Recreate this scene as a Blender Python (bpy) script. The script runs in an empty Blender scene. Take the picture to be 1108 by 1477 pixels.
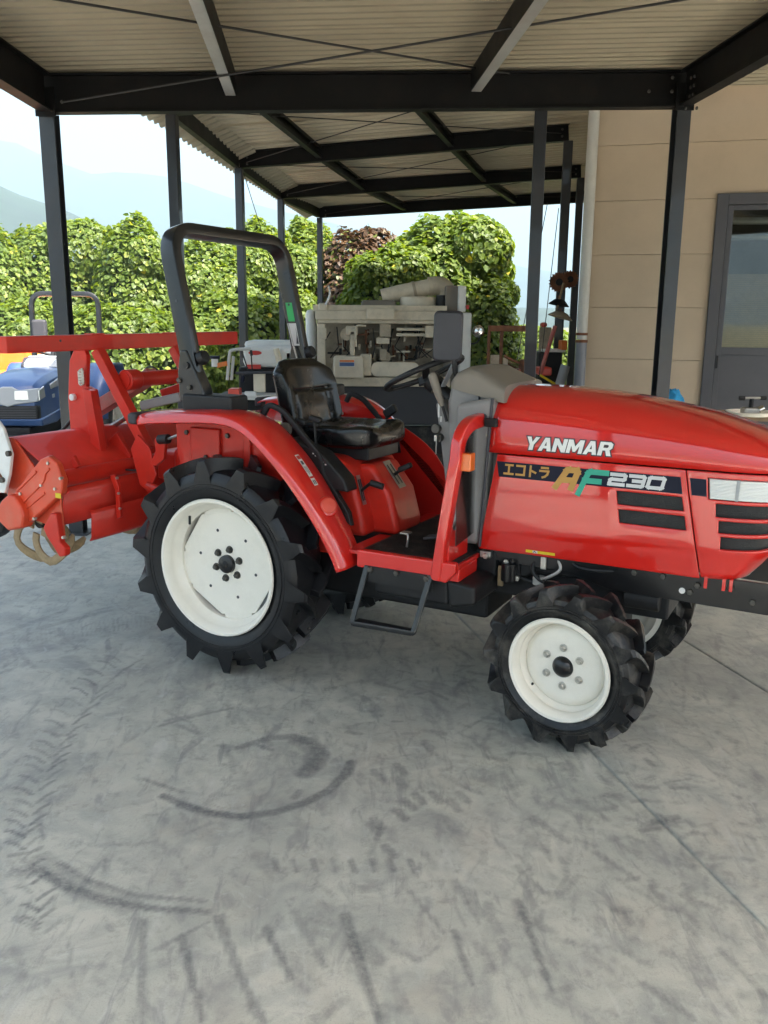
import bpy, bmesh, math, random
import numpy as np
from mathutils import Vector, Matrix
from mathutils.geometry import tessellate_polygon
random.seed(7); rng = np.random.default_rng(7)
SC = bpy.context.scene
COL = SC.collection
R = math.radians

# ------------------------------------------------------------------ camera
FPX, PW, PH = 1245.0, 1108.0, 1477.0          # focal length in photo pixels, photo size
CAM_H, PITCH, ROLL = 1.641, math.atan(1245.0 / 5600.0), R(-0.44)
FW = Vector((0, math.cos(PITCH), -math.sin(PITCH)))
DN = Vector((0, -math.sin(PITCH), -math.cos(PITCH)))
RT = Vector((1, 0, 0))
RT2 = RT * math.cos(ROLL) + DN * math.sin(ROLL)
DN2 = -RT * math.sin(ROLL) + DN * math.cos(ROLL)
CAM = Vector((0, 0, CAM_H))
cd = bpy.data.cameras.new('camera'); co = bpy.data.objects.new('camera', cd); COL.objects.link(co)
cd.sensor_fit = 'VERTICAL'; cd.sensor_height = 36.0; cd.lens = FPX / PH * 36.0
cd.clip_start = 0.05; cd.clip_end = 12000
Y_ = -DN2; Z_ = -FW
co.matrix_world = Matrix(((RT2.x, Y_.x, Z_.x, CAM.x), (RT2.y, Y_.y, Z_.y, CAM.y), (RT2.z, Y_.z, Z_.z, CAM.z), (0, 0, 0, 1)))
SC.camera = co

# ------------------------------------------------------------------ sky, sun, exposure
SUN_AZ, SUN_EL = R(130), R(50)                  # azimuth from +Y towards +X
world = bpy.data.worlds.new('World'); SC.world = world; world.use_nodes = True
nt = world.node_tree; nt.nodes.clear()
sky = nt.nodes.new('ShaderNodeTexSky'); sky.sky_type = 'NISHITA'; sky.sun_disc = False
sky.sun_elevation = SUN_EL; sky.sun_rotation = SUN_AZ
sky.air_density = .6; sky.dust_density = 8.0; sky.ozone_density = 1.0
bg = nt.nodes.new('ShaderNodeBackground'); bg.inputs['Strength'].default_value = 0.15
wo = nt.nodes.new('ShaderNodeOutputWorld')
nt.links.new(sky.outputs[0], bg.inputs[0]); nt.links.new(bg.outputs[0], wo.inputs[0])
sl = bpy.data.lights.new('sun', 'SUN'); sl.energy = 4.6; sl.angle = R(0.55); sl.color = (1, .95, .87)
so = bpy.data.objects.new('sun', sl); COL.objects.link(so)
sd = Vector((math.sin(SUN_AZ) * math.cos(SUN_EL), math.cos(SUN_AZ) * math.cos(SUN_EL), math.sin(SUN_EL)))
so.rotation_euler = sd.to_track_quat('Z', 'Y').to_euler()
so.location = sd * 60
SC.view_settings.view_transform = 'Standard'; SC.view_settings.look = 'None'
SC.view_settings.exposure = 2.52; SC.view_settings.gamma = 1.0
HAZE = .0018
K = 1.17      # how far back the sheds and the building stand
SC.render.engine = 'CYCLES'
SC.cycles.max_bounces = 8; SC.cycles.diffuse_bounces = 4; SC.cycles.volume_bounces = 0
SC.cycles.transparent_max_bounces = 12; SC.cycles.use_denoising = True
SC.cycles.caustics_reflective = False; SC.cycles.caustics_refractive = False

# ------------------------------------------------------------------ pixel helpers (a pixel gives a direction only)
def ray(px, py):
    return RT2 * ((px - PW / 2) / FPX) + DN2 * ((py - PH / 2) / FPX) + FW
def at_y(px, py, Y):
    d = ray(px, py); return CAM + d * (Y / d.y)
def at_z(px, py, z=0.0):
    d = ray(px, py); return CAM + d * ((z - CAM.z) / d.z)
def at_plane(px, py, p0, n):
    d = ray(px, py); return CAM + d * ((Vector(p0) - CAM).dot(n) / d.dot(n))

# ------------------------------------------------------------------ object helpers
def tag(o, label=None, cat=None, group=None, kind=None):
    if label: o['label'] = label
    if cat: o['category'] = cat
    if group: o['group'] = group
    if kind: o['kind'] = kind
    return o
def thing(name, label, cat, loc=(0, 0, 0), rz=0.0, group=None):
    o = bpy.data.objects.new(name, None); COL.objects.link(o)
    o.location = loc; o.rotation_euler = (0, 0, rz); o.empty_display_size = .1
    return tag(o, label, cat, group)
def copy_tree(o, parent=None):
    c = o.copy(); COL.objects.link(c); c.parent = parent
    for ch in list(o.children): copy_tree(ch, c)
    return c
def place(name, me, m, parent=None, loc=None, rot=None):
    o = bpy.data.objects.new(name, me); COL.objects.link(o)
    if m is not None and len(me.materials) == 0: me.materials.append(m)
    if parent: o.parent = parent
    if loc is not None: o.location = loc
    if rot is not None: o.rotation_euler = rot
    return o
I4 = Matrix.Identity(4)
class MB:
    def __init__(s): s.v = []; s.f = []
    def add(s, v, f, M=None):
        n = len(s.v)
        s.v += [tuple(M @ Vector(p)) if M else tuple(p) for p in v]
        s.f += [tuple(i + n for i in q) for q in f]; return s
    def box(s, x0, x1, y0, y1, z0, z1, M=None):
        v = [(x, y, z) for x in (x0, x1) for y in (y0, y1) for z in (z0, z1)]
        return s.add(v, [(0, 1, 3, 2), (4, 6, 7, 5), (0, 4, 5, 1), (2, 3, 7, 6), (0, 2, 6, 4), (1, 5, 7, 3)], M)
    def bar(s, a, b, w, h, up=(0, 0, 1)):
        a = Vector(a); b = Vector(b); d = (b - a); L = d.length; d.normalize()
        u = Vector(up); sd_ = d.cross(u)
        if sd_.length < 1e-4: sd_ = d.cross(Vector((0, 1, 0)))
        sd_.normalize(); u = sd_.cross(d)
        M = Matrix(((d.x, sd_.x, u.x, a.x), (d.y, sd_.y, u.y, a.y), (d.z, sd_.z, u.z, a.z), (0, 0, 0, 1)))
        return s.box(0, L, -w / 2, w / 2, -h / 2, h / 2, M)
    def prism(s, lo, hi):
        n = len(lo); f = [tuple(range(n))[::-1], tuple(range(n, 2 * n))]
        f += [(i, (i + 1) % n, n + (i + 1) % n, n + i) for i in range(n)]
        return s.add(list(lo) + list(hi), f)
    def plate(s, pts, ax, a, b):                       # polygon in a coordinate plane, between a and b on axis ax
        def mk(p, t):
            q = list(p); q.insert(ax, t); return tuple(q)
        return s.prism([mk(p, a) for p in pts], [mk(p, b) for p in pts])
    def sweep(s, path, prof, up=(0, 0, 1), closed=False, caps=True, scale=None):
        P = [Vector(p) for p in path]; n = len(P); k = len(prof); v = []; u = Vector(up)
        for i, p in enumerate(P):
            if closed: t = P[(i + 1) % n] - P[i - 1]
            else: t = P[min(i + 1, n - 1)] - P[max(i - 1, 0)]
            t.normalize(); sd_ = t.cross(u)
            if sd_.length < 1e-3: sd_ = t.cross(Vector((0.3, 1, 0.1)))
            sd_.normalize(); w = sd_.cross(t)
            sc = scale[i] if scale else 1
            v += [tuple(p + sd_ * (a * sc) + w * (b * sc)) for a, b in prof]
        f = []
        for i in range(n if closed else n - 1):
            j = (i + 1) % n
            f += [(i * k + q, i * k + (q + 1) % k, j * k + (q + 1) % k, j * k + q) for q in range(k)]
        if caps and not closed: f += [tuple(range(k))[::-1], tuple((n - 1) * k + q for q in range(k))]
        return s.add(v, f)
    def tube(s, path, r, n=10, closed=False, scale=None):
        prof = [(r * math.cos(2 * math.pi * i / n), r * math.sin(2 * math.pi * i / n)) for i in range(n)]
        P = [Vector(p) for p in path]
        d = (P[-1] - P[0]) if not closed else Vector((0, 0, 1))
        ups = [Vector((0, 0, 1)), Vector((0, 1, 0)), Vector((1, 0, 0))]
        T = [(P[i + 1] - P[i]).normalized() for i in range(len(P) - 1) if (P[i + 1] - P[i]).length > 1e-7]
        up = min(ups, key=lambda q: max(abs(t.dot(q)) for t in T))
        return s.sweep(path, prof, up, closed, True, scale)
    def lathe(s, prof, n=32, M=None, close=False):     # prof (r, a): axis = local X
        v = []; k = len(prof)
        for i in range(n):
            t = 2 * math.pi * i / n
            v += [(a, r * math.cos(t), r * math.sin(t)) for r, a in prof]
        f = []
        for i in range(n):
            j = (i + 1) % n
            for q in range(k if close else k - 1):
                q2 = (q + 1) % k
                f.append((i * k + q, i * k + q2, j * k + q2, j * k + q))
        return s.add(v, f, M)
    def cyl(s, a, b, r, n=16, r2=None):
        a = Vector(a); b = Vector(b); d = b - a; L = d.length
        M = Matrix.Translation(a) @ d.to_track_quat('X', 'Z').to_matrix().to_4x4()
        r2 = r if r2 is None else r2
        return s.lathe([(0.0001, 0), (r, 0), (r2, L), (0.0001, L)], n, M)
    def grid(s, fn, nu, nv, skip=None):
        v = [fn(i / nu, j / nv) for i in range(nu + 1) for j in range(nv + 1)]
        f = [(i * (nv + 1) + j, (i + 1) * (nv + 1) + j, (i + 1) * (nv + 1) + j + 1, i * (nv + 1) + j + 1)
             for i in range(nu) for j in range(nv) if not (skip and skip(i, j))]
        return s.add(v, f)
    def mesh(s, name='mesh', ang=35, fix=True):
        me = bpy.data.meshes.new(name); me.from_pydata(s.v, [], s.f); me.validate()
        if fix:
            bm = bmesh.new(); bm.from_mesh(me); bmesh.ops.recalc_face_normals(bm, faces=bm.faces); bm.to_mesh(me); bm.free()
        me.polygons.foreach_set('use_smooth', [True] * len(me.polygons))
        me.set_sharp_from_angle(angle=R(ang)); return me
    def build(s, name, m, parent=None, bevel=0, seg=2, solid=0, sub=0, ang=35, fix=True, off=-1):
        me = s.mesh(name, ang, fix); o = place(name, me, m, parent)
        if solid:
            q = o.modifiers.new('solid', 'SOLIDIFY'); q.thickness = solid; q.offset = off
        if sub:
            q = o.modifiers.new('sub', 'SUBSURF'); q.levels = sub; q.render_levels = sub
        if bevel:
            q = o.modifiers.new('bevel', 'BEVEL'); q.width = bevel; q.segments = seg; q.limit_method = 'ANGLE'; q.angle_limit = R(30)
            q.harden_normals = True
        return o
def sm(a, b_, x): t = min(1, max(0, (x - a) / (b_ - a))); return t * t * (3 - 2 * t)
def smooth_path(pts, k=6, closed=False):              # Catmull-Rom
    P = [Vector(p) for p in pts]; n = len(P); out = []
    rngi = range(n if closed else n - 1)
    for i in rngi:
        p0 = P[i - 1] if (closed or i > 0) else P[0]; p1 = P[i]; p2 = P[(i + 1) % n]
        p3 = P[(i + 2) % n] if (closed or i + 2 < n) else P[-1]
        for j in range(k):
            t = j / k
            out.append(.5 * ((2 * p1) + (p2 - p0) * t + (2 * p0 - 5 * p1 + 4 * p2 - p3) * t * t + (3 * p1 - p0 - 3 * p2 + p3) * t ** 3))
    if not closed: out.append(P[-1])
    return out
def fillet(pts, r, k=5):                               # round the inner corners of a polyline
    P = [Vector(p) for p in pts]; out = [P[0]]
    for i in range(1, len(P) - 1):
        a = (P[i - 1] - P[i]); b = (P[i + 1] - P[i]); ri = min(r, a.length * .49, b.length * .49)
        s = P[i] + a.normalized() * ri; e = P[i] + b.normalized() * ri
        for j in range(k + 1):
            t = j / k; out.append(s * (1 - t) ** 2 + P[i] * 2 * t * (1 - t) + e * t * t)
    out.append(P[-1]); return out
def rrect(w, h, r, n=4):
    out = []
    for cx, cy, a0 in ((w / 2 - r, h / 2 - r, 0), (-w / 2 + r, h / 2 - r, 90), (-w / 2 + r, -h / 2 + r, 180), (w / 2 - r, -h / 2 + r, 270)):
        for i in range(n + 1):
            a = R(a0 + 90 * i / n); out.append((cx + r * math.cos(a), cy + r * math.sin(a)))
    return out

# ------------------------------------------------------------------ materials
def pm(name, col, rough=.5, metal=0., coat=0., var=.1, vs=5., bump=0., bs=60., dirt=None, dirt_amt=0., dirt_s=3., rvar=.1, trans=0., ior=1.45, coords='Object', alpha=1., coat_ior=1.5, spec=.5):
    m = bpy.data.materials.new(name); m.use_nodes = True; t = m.node_tree; N = t.nodes; L = t.links
    b = N['Principled BSDF']
    tc = N.new('ShaderNodeTexCoord'); src = tc.outputs[coords]
    no = N.new('ShaderNodeTexNoise'); no.inputs['Scale'].default_value = vs; no.inputs['Detail'].default_value = 6; no.inputs['Roughness'].default_value = .62
    L.new(src, no.inputs['Vector'])
    mx = N.new('ShaderNodeMix'); mx.data_type = 'RGBA'
    mx.inputs[6].default_value = (*[c * (1 - var) for c in col], 1); mx.inputs[7].default_value = (*[min(1, c * (1 + var)) for c in col], 1)
    mr = N.new('ShaderNodeMapRange'); mr.inputs[1].default_value = .3; mr.inputs[2].default_value = .7
    L.new(no.outputs['Fac'], mr.inputs[0]); L.new(mr.outputs[0], mx.inputs[0])
    out = mx.outputs[2]
    if dirt:
        n2 = N.new('ShaderNodeTexNoise'); n2.inputs['Scale'].default_value = dirt_s; n2.inputs['Detail'].default_value = 9; n2.inputs['Roughness'].default_value = .7
        L.new(src, n2.inputs['Vector'])
        r2 = N.new('ShaderNodeMapRange'); r2.inputs[1].default_value = .48; r2.inputs[2].default_value = .72; r2.inputs[4].default_value = dirt_amt
        L.new(n2.outputs['Fac'], r2.inputs[0])
        m2 = N.new('ShaderNodeMix'); m2.data_type = 'RGBA'; m2.inputs[7].default_value = (*dirt, 1)
        L.new(r2.outputs[0], m2.inputs[0]); L.new(out, m2.inputs[6]); out = m2.outputs[2]
    L.new(out, b.inputs['Base Color'])
    rr = N.new('ShaderNodeMapRange'); rr.inputs[1].default_value = .3; rr.inputs[2].default_value = .7
    rr.inputs[3].default_value = max(0, rough - rvar * rough); rr.inputs[4].default_value = min(1, rough + rvar * rough)
    L.new(no.outputs['Fac'], rr.inputs[0]); L.new(rr.outputs[0], b.inputs['Roughness'])
    b.inputs['Metallic'].default_value = metal; b.inputs['Coat Weight'].default_value = coat; b.inputs['Coat Roughness'].default_value = .04; b.inputs['Coat IOR'].default_value = coat_ior
    b.inputs['IOR'].default_value = ior; b.inputs['Specular IOR Level'].default_value = spec; b.inputs['Transmission Weight'].default_value = trans; b.inputs['Alpha'].default_value = alpha
    if bump:
        n3 = N.new('ShaderNodeTexNoise'); n3.inputs['Scale'].default_value = bs; n3.inputs['Detail'].default_value = 5
        L.new(src, n3.inputs['Vector'])
        bp = N.new('ShaderNodeBump'); bp.inputs['Strength'].default_value = bump; bp.inputs['Distance'].default_value = .01
        L.new(n3.outputs['Fac'], bp.inputs['Height']); L.new(bp.outputs[0], b.inputs['Normal'])
    return m
DUST = (.33, .29, .23)
M = {}
M['red'] = pm('red_paint', (.66, .016, .010), .4, coat=1., var=.04, vs=2.5, dirt=(.42, .05, .035), dirt_amt=.08, dirt_s=5, bump=.008, bs=6, coat_ior=1.72, spec=.2)
M['red_old'] = pm('red_implement_paint', (.62, .026, .013), .42, coat=.25, spec=.3, var=.12, vs=4, dirt=(.30, .045, .03), dirt_amt=.35, dirt_s=6, bump=.03, bs=25)
M['orange_old'] = pm('orange_red_cover_paint', (.66, .065, .022), .42, coat=.2, var=.12, vs=5, dirt=(.5, .2, .12), dirt_amt=.3, dirt_s=9, bump=.03, bs=25)
M['red_faded'] = pm('faded_red_paint', (.50, .12, .10), .45, var=.2, vs=9, dirt=DUST, dirt_amt=.45, dirt_s=11)
M['lens_red'] = pm('red_reflector', (.7, .09, .06), .35, var=.05)
M['rubber'] = pm('tyre_rubber', (.006, .006, .0075), .36, var=.3, vs=8, dirt=(.045, .042, .038), dirt_amt=.3, dirt_s=7, bump=.06, bs=120, rvar=.35)
M['rubber_dusty'] = pm('dusty_tyre_rubber', (.007, .007, .008), .38, var=.3, vs=8, dirt=(.15, .135, .112), dirt_amt=.65, dirt_s=9, bump=.07, bs=120, rvar=.35)
M['cream'] = pm('cream_wheel_paint', (.84, .80, .71), .38, coat=.3, var=.03, vs=4, dirt=(.5, .45, .36), dirt_amt=.18, dirt_s=7)
M['black'] = pm('black_paint', (.005, .005, .006), .32, coat=.3, var=.2, vs=8, dirt=(.04, .037, .034), dirt_amt=.25, dirt_s=9)
M['black_matt'] = pm('black_plastic', (.008, .008, .009), .5, var=.2, vs=9, dirt=(.045, .042, .04), dirt_amt=.25, dirt_s=10, bump=.05, bs=200)
M['vinyl'] = pm('black_vinyl', (.0035, .0035, .004), .27, var=.2, vs=5, bump=.03, bs=300, coat=.2)
M['grey_plastic'] = pm('grey_brown_plastic', (.26, .25, .245), .58, var=.06, vs=5, bump=.05, bs=350, dirt=(.2, .18, .16), dirt_amt=.2)
M['cowl'] = pm('taupe_plastic', (.23, .20, .165), .6, var=.06, vs=5, bump=.05, bs=350, dirt=(.2, .18, .16), dirt_amt=.2)
M['mirror_back'] = pm('charcoal_mirror_shell', (.05, .05, .058), .6, var=.08, bump=.05, bs=300)
M['rops'] = pm('dark_grey_steel_paint', (.010, .0105, .012), .3, coat=.5, var=.15, vs=5, dirt=(.05, .048, .046), dirt_amt=.3, dirt_s=5)
M['steel'] = pm('bare_steel', (.42, .41, .39), .4, metal=.9, var=.2, vs=14, dirt=(.2, .15, .1), dirt_amt=.4, dirt_s=14)
M['bolt'] = pm('bolt_steel', (.55, .53, .48), .4, metal=.8, var=.2, vs=30)
M['bolt_dark'] = pm('dark_bolt_steel', (.10, .095, .085), .5, metal=.7, var=.2, vs=30)
M['dark_engine'] = pm('dark_engine_casting', (.006, .006, .007), .6, var=.3, vs=9, dirt=(.03, .027, .024), dirt_amt=.4, dirt_s=8, bump=.15, bs=40)
M['mesh'] = pm('dark_grille_mesh', (.02, .022, .022), .5, var=.3, vs=14, bump=.5, bs=260)
M['navy'] = pm('navy_decal', (.008, .010, .026), .5, var=.1, spec=.25)
M['white_ink'] = pm('white_lettering', (.82, .82, .80), .4, var=.03)
M['gold_ink'] = pm('gold_lettering', (.50, .27, .06), .4, var=.06)
M['green_ink'] = pm('green_lettering', (.03, .36, .25), .4, var=.06)
M['silver_ink'] = pm('silver_lettering', (.62, .63, .64), .4, var=.05)
M['ink_shadow'] = pm('dark_letter_outline', (.05, .03, .04), .4, var=.05)
M['yellow'] = pm('yellow_label', (.75, .55, .02), .45, var=.05)
M['label'] = pm('white_label', (.75, .74, .72), .45, var=.04)
M['ink'] = pm('dark_print', (.05, .05, .06), .5)
M['ink_red'] = pm('red_print', (.55, .05, .04), .5)
M['ink_green'] = pm('green_print', (.04, .42, .12), .5)
M['amber'] = pm('amber_lens', (.75, .16, .02), .22, var=.06, coat=.6)
M['lens'] = pm('ribbed_headlamp_lens', (.86, .88, .88), .12, metal=.35, var=.04, coat=1)
M['reflector'] = pm('chrome_reflector', (.85, .86, .86), .1, metal=1., var=.03)
M['chrome'] = pm('chrome', (.75, .75, .75), .15, metal=1., var=.05)
def thin_glass(name, tint, f0, rough=.02):
    m = bpy.data.materials.new(name); m.use_nodes = True; t = m.node_tree; N = t.nodes; L = t.links; N.clear()
    tr = N.new('ShaderNodeBsdfTransparent'); tr.inputs[0].default_value = (*tint, 1); gl = N.new('ShaderNodeBsdfGlossy'); gl.inputs['Roughness'].default_value = rough
    lw = N.new('ShaderNodeFresnel'); lw.inputs[0].default_value = 1.5; no = N.new('ShaderNodeTexNoise'); no.inputs['Scale'].default_value = 6; no.inputs['Detail'].default_value = 8
    mu = N.new('ShaderNodeMath'); mu.operation = 'MULTIPLY_ADD'; L.new(no.outputs['Fac'], mu.inputs[0]); mu.inputs[1].default_value = f0; L.new(lw.outputs[0], mu.inputs[2])
    mx = N.new('ShaderNodeMixShader'); L.new(mu.outputs[0], mx.inputs[0]); L.new(tr.outputs[0], mx.inputs[1]); L.new(gl.outputs[0], mx.inputs[2]); o = N.new('ShaderNodeOutputMaterial'); L.new(mx.outputs[0], o.inputs[0]); return m
M['acrylic'] = thin_glass('scratched_clear_acrylic', (.93, .93, .92), .10, .12)
M['mat'] = pm('black_floor_mat', (.017, .017, .016), .7, var=.4, vs=14, dirt=(.12, .105, .085), dirt_amt=.7, dirt_s=14, bump=.3, bs=90)
M['tine'] = pm('tan_tine_steel', (.33, .235, .125), .55, var=.25, vs=18, dirt=(.12, .085, .05), dirt_amt=.6, dirt_s=16)
M['blue'] = pm('blue_tractor_paint', (.045, .10, .25), .4, coat=.3, var=.08, vs=4, dirt=(.2, .25, .35), dirt_amt=.25)
M['silver'] = pm('silver_plastic', (.36, .38, .40), .4, var=.05)
M['beige'] = pm('beige_machine_paint', (.64, .56, .43), .5, var=.1, vs=6, dirt=(.22, .19, .14), dirt_amt=.45, dirt_s=7, bump=.03, bs=30)
M['beige_dark'] = pm('dusty_beige_steel', (.46, .39, .29), .6, var=.18, vs=9, dirt=(.16, .135, .1), dirt_amt=.6, dirt_s=8)
M['beige_box'] = pm('pale_beige_plastic', (.70, .62, .49), .5, var=.08, vs=6, dirt=(.3, .26, .2), dirt_amt=.35, dirt_s=8)
M['white_plastic'] = pm('white_panel', (.76, .76, .73), .42, var=.04, vs=5, dirt=(.4, .37, .32), dirt_amt=.22, dirt_s=7)
M['rust'] = pm('rusty_steel', (.16, .062, .03), .8, var=.4, vs=12, dirt=(.28, .13, .06), dirt_amt=.6, dirt_s=16, bump=.2, bs=60)
M['orange'] = pm('orange_paint', (.78, .19, .025), .45, var=.08, dirt=(.5, .3, .15), dirt_amt=.3)
M['frame_steel'] = pm('dark_shed_steel', (.006, .0055, .005), .5, coat=0, spec=.22, var=.25, vs=5, dirt=(.022, .014, .009), dirt_amt=.35, dirt_s=7, bump=.03, bs=40)
M['post_steel'] = pm('dark_grey_post_paint', (.028, .031, .036), .36, coat=.35, var=.2, vs=4, dirt=(.04, .026, .018), dirt_amt=.45, dirt_s=5, bump=.03, bs=40)
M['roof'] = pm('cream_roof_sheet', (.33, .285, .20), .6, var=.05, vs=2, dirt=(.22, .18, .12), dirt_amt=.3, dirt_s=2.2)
M['roof_bounce_lit'] = pm('bounce_lightened_roof', (.50, .445, .33), .6, var=.06, vs=2, dirt=(.3, .25, .17), dirt_amt=.3, dirt_s=2.2)  # roof colour lightened in place of light bouncing up under the rear shed
M['rod'] = pm('brace_rod_steel', (.02, .018, .017), .6, var=.2)
M['pale_steel'] = pm('pale_strip_steel', (.5, .49, .46), .45, metal=.5, var=.1, dirt=(.3, .2, .15), dirt_amt=.3)
M['pipe'] = pm('grey_white_pvc', (.56, .55, .51), .4, var=.05, dirt=(.35, .3, .24), dirt_amt=.35, dirt_s=3)
M['pipe_tape'] = pm('grey_tape', (.22, .23, .26), .55)
M['wall'] = pm('beige_siding', (.53, .425, .31), .75, var=.05, vs=2, dirt=(.33, .27, .2), dirt_amt=.3, dirt_s=1.2, bump=.08, bs=160, coords='Object')
M['door'] = pm('grey_door_paint', (.082, .082, .092), .5, var=.08, bump=.03, bs=40)
M['glass'] = thin_glass('window_glass', (.88, .90, .88), .06)
M['screen'] = pm('beige_roll_screen', (.42, .33, .22), .8, var=.1, vs=20)
M['room'] = pm('room_plaster', (.30, .26, .2), .8, var=.1)
M['blue_rag'] = pm('blue_rag', (.03, .28, .55), .85, var=.3, vs=30)
M['wood'] = pm('bench_wood', (.26, .18, .11), .7, var=.25, vs=9)

# ================================================================== ground, floor slabs
def concrete():
    m = bpy.data.materials.new('worn_concrete'); m.use_nodes = True; t = m.node_tree; N = t.nodes; L = t.links
    b = N['Principled BSDF']; tc = N.new('ShaderNodeTexCoord'); src = tc.outputs['Object']
    def noise(s, d=8, r=.6, dist=0.):
        n = N.new('ShaderNodeTexNoise'); n.inputs['Scale'].default_value = s; n.inputs['Detail'].default_value = d
        n.inputs['Roughness'].default_value = r; n.inputs['Distortion'].default_value = dist; L.new(src, n.inputs['Vector']); return n.outputs['Fac']
    def mr(x, a, b_, c=0., d=1.):
        n = N.new('ShaderNodeMapRange'); n.inputs[1].default_value = a; n.inputs[2].default_value = b_; n.inputs[3].default_value = c; n.inputs[4].default_value = d
        L.new(x, n.inputs[0]); return n.outputs[0]
    def mix(fac, a, b_):
        n = N.new('ShaderNodeMix'); n.data_type = 'RGBA'
        for k, q in ((0, fac), (6, a), (7, b_)):
            if hasattr(q, 'is_linked'): L.new(q, n.inputs[k])
            elif k == 0: n.inputs[0].default_value = q
            else: n.inputs[k].default_value = (*q, 1)
        return n.outputs[2]
    def math_(op, a, b_):
        n = N.new('ShaderNodeMath'); n.operation = op
        for k, q in ((0, a), (1, b_)):
            if hasattr(q, 'is_linked'): L.new(q, n.inputs[k])
            else: n.inputs[k].default_value = q
        return n.outputs[0]
    c = mix(mr(noise(1.1, 5, .55, .4), .35, .65), (.385, .395, .345), (.485, .48, .415))
    c = mix(mr(noise(4.5, 9, .68, .6), .42, .70, 0, .8), c, (.25, .265, .25))
    c = mix(mr(noise(2.3, 7, .6, 1.2), .54, .72, 0, .5), c, (.42, .38, .31))
    c = mix(mr(noise(14, 10, .75, .3), .53, .72, 0, .6), c, (.15, .15, .145))
    def streak(rot, sc, s, d=5):
        mp = N.new('ShaderNodeMapping'); mp.inputs['Rotation'].default_value = (0, 0, rot); mp.inputs['Scale'].default_value = sc; L.new(src, mp.inputs['Vector'])
        n = N.new('ShaderNodeTexNoise'); n.inputs['Scale'].default_value = s; n.inputs['Detail'].default_value = d; n.inputs['Roughness'].default_value = .6; n.inputs['Distortion'].default_value = .7
        L.new(mp.outputs[0], n.inputs['Vector']); return n.outputs['Fac']
    c = mix(mr(streak(.75, (1, .28, 1), 13), .57, .68, 0, .5), c, (.17, .175, .18))
    c = mix(mr(streak(-.5, (1, .3, 1), 17), .57, .70, 0, .5), c, (.17, .175, .175))
    c = mix(mr(streak(1.3, (1, .25, 1), 9), .58, .72, 0, .55), c, (.50, .51, .47))
    c = mix(mr(noise(3.2, 9, .7, .9), .52, .66, 0, .45), c, (.19, .195, .195))
    c = mix(mr(noise(220, 3, .7), .52, .72, 0, .3), c, (.14, .14, .13))
    c = mix(mr(noise(.8, 6, .65, .8), .50, .72, 0, .55), c, (.19, .19, .185))
    c = mix(mr(noise(9, 6, .6, 1.5), .60, .74, 0, .45), c, (.50, .52, .49))
    at = N.new('ShaderNodeAttribute'); at.attribute_name = 'mark'
    brk = mr(noise(45, 8, .75, .2), .32, .58, .4, 1.)
    fac = math_('MULTIPLY', at.outputs['Fac'], brk)
    fac = math_('MINIMUM', fac, .9)
    c = mix(fac, c, (.085, .09, .098))
    L.new(c, b.inputs['Base Color'])
    L.new(mr(noise(6, 6, .6), .3, .7, .48, .72), b.inputs['Roughness'])
    bp = N.new('ShaderNodeBump'); bp.inputs['Strength'].default_value = .12; bp.inputs['Distance'].default_value = .006
    L.new(noise(70, 8, .7), bp.inputs['Height']); L.new(bp.outputs[0], b.inputs['Normal'])
    return m
M['concrete'] = concrete()
M['asphalt'] = pm('worn_asphalt', (.13, .125, .115), .9, var=.25, vs=.7, dirt=(.2, .19, .17), dirt_amt=.6, dirt_s=.3)
M['earth'] = pm('dry_grassy_ground', (.16, .15, .085), .95, var=.4, vs=.6, dirt=(.07, .10, .035), dirt_amt=.9, dirt_s=.25)
g = MB().add([(-4000, -4000, -.06), (4000, -4000, -.06), (4000, 4000, -.06), (-4000, 4000, -.06)], [(0, 1, 2, 3)]).build('ground', M['earth'], fix=False)
tag(g, kind='structure')

yd = MB().add([(-30, -30, -.052), (26, -30, -.052), (26, 17, -.052), (-30, 17, -.052)], [(0, 1, 2, 3)]).build('bounce_yard', M['asphalt'], fix=False); tag(yd, kind='structure')  # mostly unseen ground, added for bounce light and reflections
UV_U = Vector((-.243, .970, 0)).normalized(); UV_V = Vector((UV_U.y, -UV_U.x, 0))
floor = MB().box(-7.5, 7, -6, 17, -.3, -.014).build('floor', M['concrete']); tag(floor, kind='structure')
VA, VB = Vector((.829, 3.061, 0)).dot(UV_V), Vector((1.62, 4.2, 0)).dot(UV_V)
# --- tyre marks: strokes on the floor plane (points, half width m, strength)
marks = []
def gp(px, py): p = at_z(px, py); return (p.x, p.y)
def mark(pts, w, s, w2=None): marks.append(([gp(*p) for p in pts], w, w2 if w2 else w, s))
mark([(205, 1123), (240, 1135), (262, 1142)], .010, .55)
mark([(235, 1148), (262, 1160), (300, 1172), (345, 1178), (395, 1172), (440, 1158), (475, 1140), (500, 1115), (506, 1100)], .016, .75, .022)
mark([(262, 1160), (300, 1173), (350, 1179)], .022, .5)
mark([(345, 1078), (390, 1064), (425, 1062), (452, 1072), (465, 1088), (455, 1103), (440, 1115)], .018, .6, .04)
mark([(372, 1075), (392, 1082)], .012, .5)
mark([(430, 1068), (455, 1085), (447, 1108)], .035, .45)
mark([(425, 1150), (432, 1142)], .015, .5)
mark([(230, 1047), (275, 1035), (335, 1021)], .010, .5)
mark([(240, 1040), (300, 1026)], .012, .35)
mark([(55, 1255), (95, 1278), (150, 1298), (215, 1310), (300, 1315)], .022, .7, .010)
mark([(85, 1245), (130, 1270), (200, 1292), (295, 1300)], .012, .55, .008)
mark([(60, 1240), (120, 1285), (185, 1305)], .040, .35)
tr = smooth_path([(*p, 0) for p in [(178, 952), (140, 985), (105, 1030), (78, 1075), (62, 1110), (45, 1160), (35, 1205), (45, 1260), (60, 1330)]], 3)
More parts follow.
